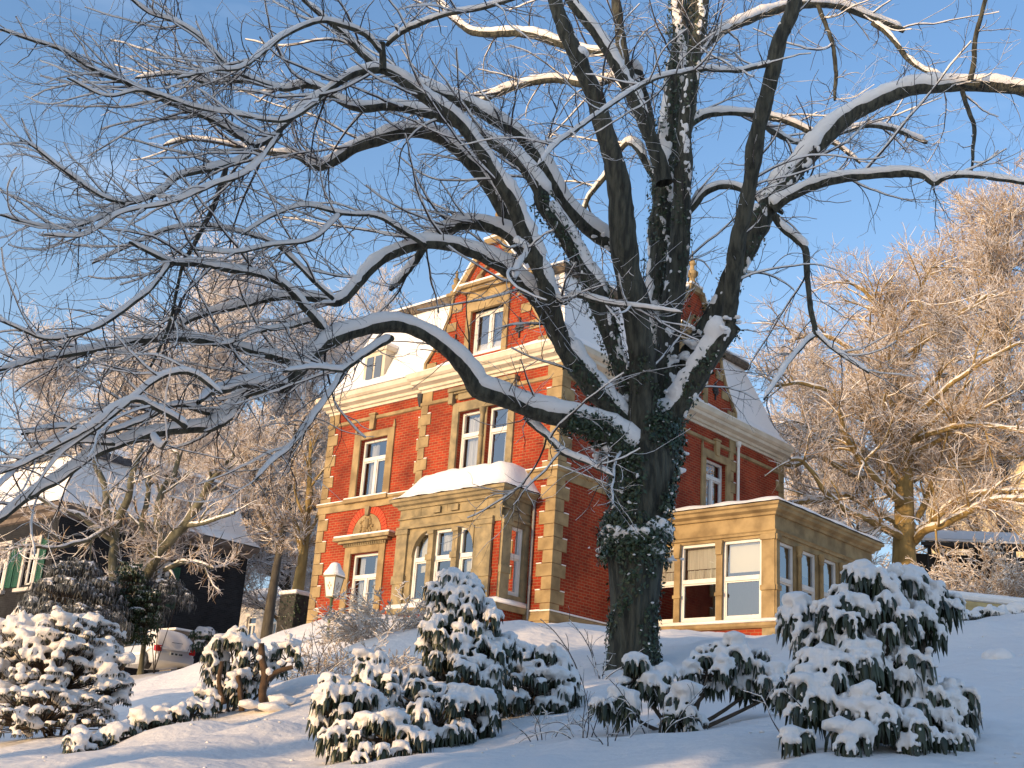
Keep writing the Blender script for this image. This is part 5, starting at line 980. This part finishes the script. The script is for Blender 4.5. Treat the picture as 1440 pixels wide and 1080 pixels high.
# ================================================================ RHODODENDRONS AND OTHER SHRUBS
def rosettes(C, A, rng, n=9, Lm=.13, wd=.019, spread=.05):
    """drooping leaf whorls at C with axis A -> leaf mesh arrays, finger snow spheres"""
    N = len(C); ph = (np.arange(n)[None]/n+rng.random((N, 1)))*2*math.pi+rng.normal(size=(N, n))*.25; ph = ph.reshape(-1)
    Lf = (Lm*rng.uniform(.7, 1.2, (N, n))).reshape(-1); c = np.repeat(C, n, 0); ax = np.repeat(A, n, 0); sp = spread*rng.uniform(.6, 1.5, N*n)
    o = np.stack([np.cos(ph), np.sin(ph), 0*ph], 1); o = unit(o+ax*.35); K = 6; pts = []; 
    for k in range(K):
        t = k/(K-1); rr = sp*math.sin(min(t/.45, 1)*math.pi/2)+Lf*.10*t; zz = .012*math.sin(min(t/.3, 1)*math.pi)-Lf*max(0, t-.10)**1.15
        pts.append(c+o*rr[:, None]+np.array([0, 0, 1.])*zz[:, None])
    pts = np.stack(pts, 1); tan = np.stack([-np.sin(ph), np.cos(ph), 0*ph], 1)[:, None]; wk = np.array([.25, .8, 1, .95, .65, .05])*wd
    W_ = wk[None, :, None]*rng.uniform(.8, 1.15, N*n)[:, None, None]; inn = -o[:, None]*W_*.5
    V = np.stack([pts+tan*W_+inn, pts, pts-tan*W_+inn], 2)
    idx = np.arange(N*n*K*3).reshape(N*n, K, 3); Fq = np.stack([idx[:, :-1, :-1], idx[:, :-1, 1:], idx[:, 1:, 1:], idx[:, 1:, :-1]], -1).reshape(-1, 4)
    kk = rng.random(N*n) < .68; sc_ = pts[kk][:, 1:4]; oo = o[kk][:, None]*.006; fing = (sc_+oo+np.array([0, 0, .006])).reshape(-1, 3); fr_ = np.tile(np.array([.020, .016, .010])[None, :, None], (kk.sum(), 1, 1))*rng.uniform(.7, 1.15, (kk.sum(), 1, 1))*np.array([1, 1, 1.25])
    return V.reshape(-1, 3), Fq, fing, fr_.reshape(-1, 3)
def shrub(name, label, cat, base_px, d, blobs, nros, seed, Lm=.13, cap=.06, voxel=.014, group=None, leafm=None, nl=11, stem=.018, wd=.0145, fingers=True, spread=.05, inner=.0, min_up=-.75, capz=.5):
    r_ = np.random.default_rng(seed); bp = ground(P(*base_px, d)); o = empty(name, bp); tag(o, label, cat, group)
    B = np.array([[*P(x, y, dd), rx*dd/F, ry*dd/F] for x, y, rx, ry, dd in blobs]); A = B[:, 3]*B[:, 4]; C = []; AX = []; BI = []
    while len(C) < nros:
        i = r_.choice(len(B), p=A/A.sum()); v = unit(r_.normal(size=3)); v[2] = v[2] if v[2] > min_up else -v[2]
        e = np.array([B[i, 3], B[i, 3]*.95, B[i, 4]]); p = B[i, :3]+v*e*(1 if r_.random() > inner else r_.uniform(.4, .95))
        inside = False
        for j in range(len(B)):
            if j != i and ((((p-B[j, :3])/np.array([B[j, 3], B[j, 3]*.95, B[j, 4]]))**2).sum() < .72): inside = True; break
        if inside: continue
        g_ = float(gz(p[:1], p[1:2])[0])
        if p[2] < g_+.05: continue
        if C and min(((np.array(C)-p)**2).sum(1)) < (cap*.95)**2 and r_.random() < .8: continue
        p = p+r_.normal(size=3)*np.array([B[i, 3], B[i, 3], B[i, 4]*.6])*.13; C.append(p); AX.append(unit(v*np.array([1, 1, .5])+np.array([0, 0, .4]))); BI.append(i)
    C = np.array(C); AX = np.array(AX); BI = np.array(BI)
    V, Fq, fg, fr_ = rosettes(C, AX, r_, nl, Lm, wd, spread)
    # stems from the base through the blob centres
    g = Gather()
    for i in range(len(B)):
        t = np.linspace(0, 1, 8)[:, None]; s0 = bp+np.array([r_.uniform(-.08, .08), r_.uniform(-.08, .08), -.05]); mid = (s0+B[i, :3])/2+np.array([0, 0, -.05])+r_.normal(size=3)*.05
        q = (1-t)**2*s0+2*t*(1-t)*mid+t**2*(B[i, :3]-np.array([0, 0, B[i, 4]*.2])); g.tubes(q[None], np.linspace(stem, stem*.6, 8)[None], 7)
    c0 = B[BI, :3]-np.stack([0*C[:, 0], 0*C[:, 0], B[BI, 4]*.2], 1); t = np.linspace(0, 1, 6)[None, :, None]; mid = (c0+C)/2-np.array([0, 0, .04]); q = (1-t)**2*c0[:, None]+2*t*(1-t)*mid[:, None]+t**2*C[:, None]
    g.tubes(q, np.tile(np.linspace(stem*.45, .004, 6)[None], (len(C), 1)), 4); g.build('stems', SHST, o)
    np_mesh('leaves', V, Fq, leafm or RLEAF, o)
    cr_ = np.exp(r_.normal(size=len(C))*.34)*(.25+.75*(r_.random(len(C)) > .12))*.9*cap*np.clip(.75+.35*AX[:, 2], .5, 1.1); caps = C+np.array([0, 0, 1.])*(cr_*.35)[:, None]+AX*.006
    cs_ = [caps, caps+r_.normal(size=caps.shape)*cap*.4]; rs_ = [cr_[:, None]*np.array([1.05, 1.05, capz]), cr_[:, None]*np.array([.65, .65, .5])]
    if fingers: cs_.append(fg); rs_.append(fr_)
    snow_mass('snow', np.concatenate(cs_), np.concatenate(rs_), o, voxel, 2)
    return o
SHST = mat('shrub stem', (.05, .035, .022), .85, (.10, .07, .045), scale=12)
GR = 'rhododendrons bowed down by snow'
shrub('rhododendron', 'largest rhododendron, right of the lime tree, its long leaves hanging under heavy snow caps', 'rhododendron', (1232, 1062), 7.2,
      [(1215,822,38,22,7.4),(1262,826,34,22,7.6),(1318,846,24,20,7.6),(1292,880,26,24,7.5),(1195,872,32,28,7.2),(1245,880,30,34,7.2),(1125,868,18,17,7.5),(1150,898,24,17,7.4),(1208,932,26,28,7.1),(1158,945,34,26,7.1),(1134,985,26,20,7.0),(1268,950,32,30,7.2),(1218,998,30,20,6.9),(1128,1050,26,16,6.8),(1252,1022,34,22,6.8),(1337,985,22,20,7.2),(1302,1000,26,22,7.1),(1186,1048,26,18,6.7),(1312,1045,20,15,6.9),(1150,1082,30,14,6.5),(1225,1072,30,16,6.6),(1275,1080,26,12,6.5),(1345,1035,16,12,7.0)], 265, 1, Lm=.155, cap=.048, voxel=.010, group=GR, stem=.03)
shrub('rhododendron', 'tall peaked rhododendron left of the trunk, its snowy top in front of the bay window', 'rhododendron', (620, 1010), 10.6,
      [(640,832,32,24,11.2),(655,868,42,30,11.1),(640,900,42,30,11.0),(665,925,42,28,11.0),(640,960,55,35,10.8),(700,915,25,20,11.3),(590,985,38,26,10.2),(545,970,24,24,10.4),(520,945,18,26,10.5),(500,1000,34,30,9.9),(545,1035,40,24,9.4),(615,1015,42,28,9.8),(478,1045,24,22,9.4),(462,990,15,34,9.9),(660,1000,34,26,10.0),(520,1062,30,12,9.1),(590,1052,30,14,9.3)], 400, 2, Lm=.145, cap=.052, voxel=.012, group=GR, stem=.03)
shrub('rhododendron', 'spreading rhododendron between the peaked one and the trunk, its branches held above the snow', 'rhododendron', (735, 1000), 12.0,
      [(715,925,35,22,12.2),(760,935,35,22,12.2),(745,965,45,22,12.0),(790,965,25,22,12.1),(700,975,30,22,11.8),(775,990,20,16,11.9)], 120, 3, Lm=.16, cap=.062, voxel=.015, group=GR)
shrub('rhododendron', 'low rhododendron right in front of the trunk foot, with an arching bare branch', 'rhododendron', (960, 1030), 9.5,
      [(1035,925,38,20,9.7),(995,945,30,20,9.5),(1068,955,26,20,9.6),(893,950,18,22,9.3),(868,990,20,14,9.0),(935,968,26,18,9.3),(960,1005,20,22,9.0),(1095,970,18,14,9.5)], 120, 4, Lm=.14, cap=.05, voxel=.012, group=GR)
shrub('rhododendron', 'small rhododendron in warm sunlight beside the cut brown stump', 'rhododendron', (330, 985), 15.0,
      [(325,905,20,22,15.0),(305,935,18,24,15.0),(345,925,25,28,15.1),(355,950,20,22,15.0),(405,925,20,18,15.3),(290,990,20,14,14.6),(330,965,22,16,14.8)], 95, 5, Lm=.15, cap=.075, voxel=.018, group=GR)
shrub('low_shrub', 'row of small snow-buried shrubs between the round bush and the cut stump', 'shrub', (230, 1030), 12.8,
      [(240,1010,22,14,13),(205,1022,22,13,12.8),(165,1035,22,12,12.5),(120,1045,18,12,12.3),(100,1055,12,14,12),(272,1003,14,12,13.2)], 70, 6, Lm=.09, cap=.06, voxel=.018)
SML = mat('small evergreen leaf', (.03, .035, .022), .6, (.07, .075, .05), scale=9)
shrub('round_bush', 'big round evergreen bush covered in white snow lumps at the left edge', 'bush', (80, 1040), 14.5,
      [(76,960,80,75,14.5),(35,920,55,45,14.6),(110,905,50,40,14.7),(145,962,32,45,14.4),(60,1010,90,40,14.0),(10,990,50,55,14.3),(85,895,35,25,14.8)], 760, 7, Lm=.055, cap=.062, voxel=.02, leafm=SML, nl=8, wd=.009, spread=.045, inner=.15, min_up=-.6)
# far snowy bushes on the right, by the retaining wall
shrub('round_bush', 'row of snow-dusted bushes below the yellow retaining wall', 'bush', (1380, 870), 21,
      [(1345,874,26,9,21),(1390,870,28,9,21.5),(1430,866,24,12,22),(1320,885,20,8,20),(1460,866,26,12,22)], 200, 8, Lm=.08, cap=.07, voxel=.03, leafm=SML, nl=7, spread=.06)
DUST = mat('dusted needle leaf', (.035, .04, .035), .8, (.20, .20, .20), scale=5, thr=(.4, .6))
shrub('evergreen_shrub', 'drooping evergreen dusted grey with snow in front of the slate house', 'evergreen', (105, 900), 44,
      [(105,815,32,25,44),(90,845,45,30,43.5),(135,850,35,32,44),(65,865,30,22,43),(110,880,60,25,43)], 520, 9, Lm=.30, cap=.055, voxel=.04, leafm=DUST, nl=12, wd=.018, spread=.2, capz=.4)
shrub('evergreen_shrub', 'dark speckled holly against the slate wall under the many-stemmed tree', 'evergreen', (180, 900), 45,
      [(178,840,20,45,45),(165,875,28,35,45),(203,870,18,40,45)], 330, 10, Lm=.16, cap=.035, voxel=.035, leafm=IVY, nl=12, wd=.03, spread=.16, inner=.3)
shrub('evergreen_shrub', 'arching grey snow-dusted bush in front of the slate wall, above the car', 'evergreen', (225, 900), 46,
      [(228,830,30,16,46),(208,855,22,20,46),(250,842,16,14,46)], 170, 11, Lm=.30, cap=.06, voxel=.04, leafm=DUST, nl=12, wd=.015, spread=.2)
shrub('low_shrub', 'small snowy evergreen right of the car', 'shrub', (290, 915), 47, [(285,900,15,14,47)], 40, 12, Lm=.2, cap=.12, voxel=.05, leafm=IVY, nl=8, wd=.03, spread=.15)
# ---- cut stump branch
b = ground(P(372, 990, 14.6)); o = empty('pruned_stump', b); tag(o, 'pruned brown stump with forked cut limbs in the sunlit snow', 'stump')
g = Gather(); STB = mat('stump bark', (.035, .02, .010), .85, (.10, .055, .026), scale=12, bump=.5)
for pts in ([(372,1000,6),(369,975,5.5),(373,950,5.5),(369,930,5),(367,905,4.5)], [(373,960,4),(385,947,3.6),(400,941,3.3),(412,938,3)], [(340,1000,4),(338,975,4),(335,950,3.5)], [(315,990,3.5),(308,960,3.2),(312,930,3)]):
    W = np.array([P(x, y, 14.6) for x, y, r in pts]); rr = np.array([r*14.6/F for *_, r in pts]); Q, Rr = resample(W, rr, .06); g.tubes(Q[None], Rr[None], 10)
    V, Fq = blob_arrays(Q[-1:], np.array([[Rr[-1]]*3])*1.0)
st = g.build('stem', STB, o)
cs_ = np.array([P(366, 925, 14.6), P(378, 945, 14.6), P(395, 932, 14.6), P(408, 928, 14.6), P(385, 995, 14.5), P(395, 985, 14.7), P(350, 990, 14.5), P(362, 908, 14.6), P(338, 945, 14.6)]); snow_mass('snow', cs_, np.array([[.06, .06, .05], [.07, .06, .06], [.06, .05, .04], [.05, .05, .04], [.2, .2, .07], [.2, .2, .08], [.14, .14, .06], [.05, .05, .05], [.05, .05, .05]]), o, .015, 3)
# ---- frosted deciduous shrub and thin bare stems
def twiggy(name, label, cat, px, py, d, n, Lr, seed, r0=.008, frost=True, n2=8, up=.1, spreadr=.25, group=None, twr=.003, tilt=.7, tm=None):
    r_ = np.random.default_rng(seed); b = ground(P(px, py, d)); o = empty(name, b); tag(o, label, cat, group)
    a = r_.uniform(0, 6.28, n); S = b+np.stack([np.cos(a), np.sin(a), 0*a], 1)*r_.random((n, 1))*spreadr; S[:, 2] = gz(S[:, 0], S[:, 1])-.03
    D = np.stack([np.cos(a)*tilt, np.sin(a)*tilt, r_.uniform(.5, 1.2, n)], 1); p1, q1 = grow(S, D, r_.uniform(*Lr, n), np.full(n, r0), 12, .09, up*-.4, r_, .4)
    S, D, r, _, _ = spawn(p1, q1, n*n2, r_, .25, 1, (25, 60)); p2, q2 = grow(S, D, r_.uniform(.15, .45, n*n2)*Lr[1]*.6, np.clip(r*.7, twr, 1), 7, .12, 0, r_, .6)
    g = Gather(); g.tubes(p1, q1, 5); g.tubes(p2, q2, 3)
    if frost: S, D, r, _, _ = spawn(p2, q2, n*n2*4, r_, .1, 1, (30, 60)); p3, q3 = grow(S, D, r_.uniform(.05, .14, len(S))*Lr[1]*.6, np.full(len(S), twr), 4, .1, 0, r_, .8); g.tubes(p3, q3, 3)
    st = g.build('stems', tm or (BTWIG if frost else TWIG), o)
    g = Gather()
    for p_, q_ in ((p1, q1), (p2, q2))+(((p3, q3),) if frost else ()): s_, r2 = snow_on(p_, q_*.9, .5 if frost else .3, r_, .4, .1); g.tubes(s_, r2, 3)
    g.build('snow', SNOWT, st)
twiggy('frosted_shrub', 'dense frosted bare shrub glowing in the sun below the arched doorway window', 'shrub', 545, 955, 22.5, 95, (.6, 1.25), 60, r0=.007, spreadr=.6, twr=.0055, n2=9, tilt=1.0)
twiggy('frosted_shrub', 'smaller frosted shrub sprawling left of the peaked rhododendron', 'shrub', 490, 970, 18, 45, (.5, 1.0), 61, r0=.006, spreadr=.5, twr=.0045, n2=7, tilt=1.2)
GS = 'thin bare saplings poking out of the snow'
for i, (x, y, d, n, L, lb) in enumerate([(820,1050,9,9,(.25,.5),'thin bare stems in the snow below the spreading rhododendron'), (760,1035,9.5,6,(.2,.4),'short bare twigs in the snow right of the peaked rhododendron'), (930,1050,8.8,7,(.25,.5),'thin bare stems under the low rhododendron'), (845,965,15,6,(.5,1.0),'dark bare branching stems just left of the trunk foot'), (1150,1075,7.2,3,(.3,.5),'short bare stems at the foot of the largest rhododendron'), (420,960,17,14,(.4,.9),'fine bare stems right of the cut stump'), (860,1060,8.4,4,(.2,.35),'few bare twigs in the foreground snow between two rhododendrons')]):
    twiggy('bare_sapling', lb, 'stems', x, y, d, n, L, 70+i, r0=.0045 if d < 14 else .009, frost=False, n2=4, spreadr=.25, group=GS, twr=.0018 if d < 14 else .004, tilt=.5)
twiggy('thicket', 'tangled brown thicket below the shed at the right edge', 'thicket', 1405, 800, 32, 260, (1.1, 2.2), 90, r0=.014, spreadr=2.0, twr=.009, n2=8, tilt=.6)
twiggy('thicket', 'frosty brown thicket between golden beech and conservatory', 'thicket', 1262, 790, 43, 110, (1.2, 2.8), 91, r0=.014, spreadr=1.4, twr=.009, n2=8, tilt=.8)
# snow-buried boulder on the bank
b = ground(P(1412, 905, 12.8)); o = empty('snowy_boulder', b); tag(o, 'round boulder under snow on the bank at the right edge', 'boulder')
r_ = np.random.default_rng(5); snow_mass('stone', b+np.array([0, 0, -.05])+r_.normal(size=(14, 3))*np.array([.08, .07, .04]), r_.uniform(.08, .14, (14, 1))*np.array([1, 1, .9]), o, .03, 4)
# ---- clods fallen from the branches, strewn over the bank
r_ = np.random.default_rng(77); n = 420; px_ = r_.uniform(-20, 1460, n); dd = r_.uniform(6.5, 20, n)**1.0; c = np.array([P(a, 1000, b) for a, b in zip(px_, dd)]); c[:, 2] = gz(c[:, 0], c[:, 1])+.003
sz = np.exp(r_.normal(size=n)*.55)*.010; k = r_.integers(0, 12, n); ctr = c[:12]; near = r_.random(n) < .6; c[near, :2] = ctr[k[near], :2]+r_.normal(size=(near.sum(), 2))*.45; c[:, 2] = gz(c[:, 0], c[:, 1])+sz*.2
V, Fq = blob_arrays(c, sz[:, None]*r_.uniform(.7, 1.3, (n, 3))*np.array([1, 1, .55]), ICO2); o = np_mesh('snow_clods', V, Fq, SNOW); tag(o, 'small snow clods fallen from the branches over the snowy bank', 'snow clods', kind='stuff')
# ================================================================ evergreens added out of view to block the low sun from the garden
def shade_tree(u, al, trunk_h, z_top, rad, label, seed, dens=2600, core=True):
    h = np.array([-math.sin(SUN_AZ), -math.cos(SUN_AZ)]); l = np.array([math.cos(SUN_AZ), -math.sin(SUN_AZ)])
    xy = h*al+l*u; b = ground(np.array([xy[0], xy[1], 0])); r_ = np.random.default_rng(seed)
    o = empty('evergreen_tree', b); tag(o, label, 'tree', 'evergreens screening the low sun')
    zt = z_top-b[2]; ks = np.linspace(0, 1, 8); q = np.stack([ks*0, ks*0, ks*zt*.95], 1)+b
    g = Gather(); g.tubes(q[None], (np.linspace(.28, .03, 8))[None], 10); g.build('trunk', BARK, o)
    n = dens; f = r_.random(n)**.8; z = trunk_h+f*(zt-trunk_h); R0 = rad*np.minimum(1, ((1-f)*2.6+.12))*np.minimum(1, f*6+.45); a = r_.uniform(0, 2*math.pi, n); rr = R0*(.75+.3*r_.random(n))*(1+.12*np.sin(a*3+z))
    c = b+np.stack([np.cos(a)*rr, np.sin(a)*rr, z], 1); V, Fq = leaves_arrays(c, unit(np.stack([np.cos(a), np.sin(a), .4+0*a], 1)+r_.normal(size=(n, 3))*.3), r_.uniform(.35, .8, n), r_, w=.8)
    ns = 26; zz = np.linspace(trunk_h, zt*.97, ns); ff = (zz-trunk_h)/(zt-trunk_h); rc = rad*.8*np.minimum(1, ((1-ff)*2.6+.05))*np.minimum(1, ff*6+.4); an = np.arange(24)/24*2*math.pi
    W_ = b+np.stack([np.cos(an)[None]*rc[:, None]*(1+.1*np.sin(an*5)[None]+.06*np.sin(zz*3)[:, None]), np.sin(an)[None]*rc[:, None], np.repeat(zz[:, None], 24, 1)], -1)
    idx = np.arange(ns*24).reshape(ns, 24); nx_ = np.roll(idx, -1, 1); Fc = np.stack([idx[:-1], nx_[:-1], nx_[1:], idx[1:]], -1).reshape(-1, 4)
    np_mesh('crown', np.concatenate([W_.reshape(-1, 3), V]), [Fc, Fq+ns*24], IVY, o)
vz = lambda v, al: (v+al*math.sin(SUN_EL))/math.cos(SUN_EL)
AL = 15.
names_ = ['broad dark evergreen just outside the garden, nearest the corner', 'tall dark evergreen second from the corner of the garden', 'tall dark evergreen third from the corner of the garden', 'tall dark evergreen fourth from the corner of the garden', 'tall dark evergreen fifth from the corner of the garden', 'tall dark evergreen sixth from the corner of the garden']
for i, (u, al, v0, v1, rd) in enumerate([(-17.0, 15, -9, 6.6, 2.4), (-12.0, 15, 3.3, 14.2, 2.3), (-9.0, 16, 3.3, 13.9, 2.3), (-5.6, 15, 1.2, 15.2, 2.8), (-1.6, 16, -9, 15.4, 2.9), (2.8, 15, -9, 15, 2.8)]):  # crown spans shaped to set where shade and low sun fall
    h = np.array([-math.sin(SUN_AZ), -math.cos(SUN_AZ)]); l = np.array([math.cos(SUN_AZ), -math.sin(SUN_AZ)]); xy = h*al+l*u; gb = float(gz(xy[:1], xy[1:2])[0])
    shade_tree(u, al, max(.3, vz(v0, al)+EYE-gb), vz(v1, al)+EYE, rd, names_[i], 40+i)

xy = np.array([-math.sin(SUN_AZ), -math.cos(SUN_AZ)])*12+np.array([math.cos(SUN_AZ), -math.sin(SUN_AZ)])*(-26.5)
bg_tree('bare tree outside the garden left of the view, casting dappled shade on the villa', np.array([xy[0], xy[1], 0]), 15.5, 3.6, .22, 300, frost=.5, dens=.22, n1=12, group='bare trees outside the garden', twr=.012, name='bare_tree')
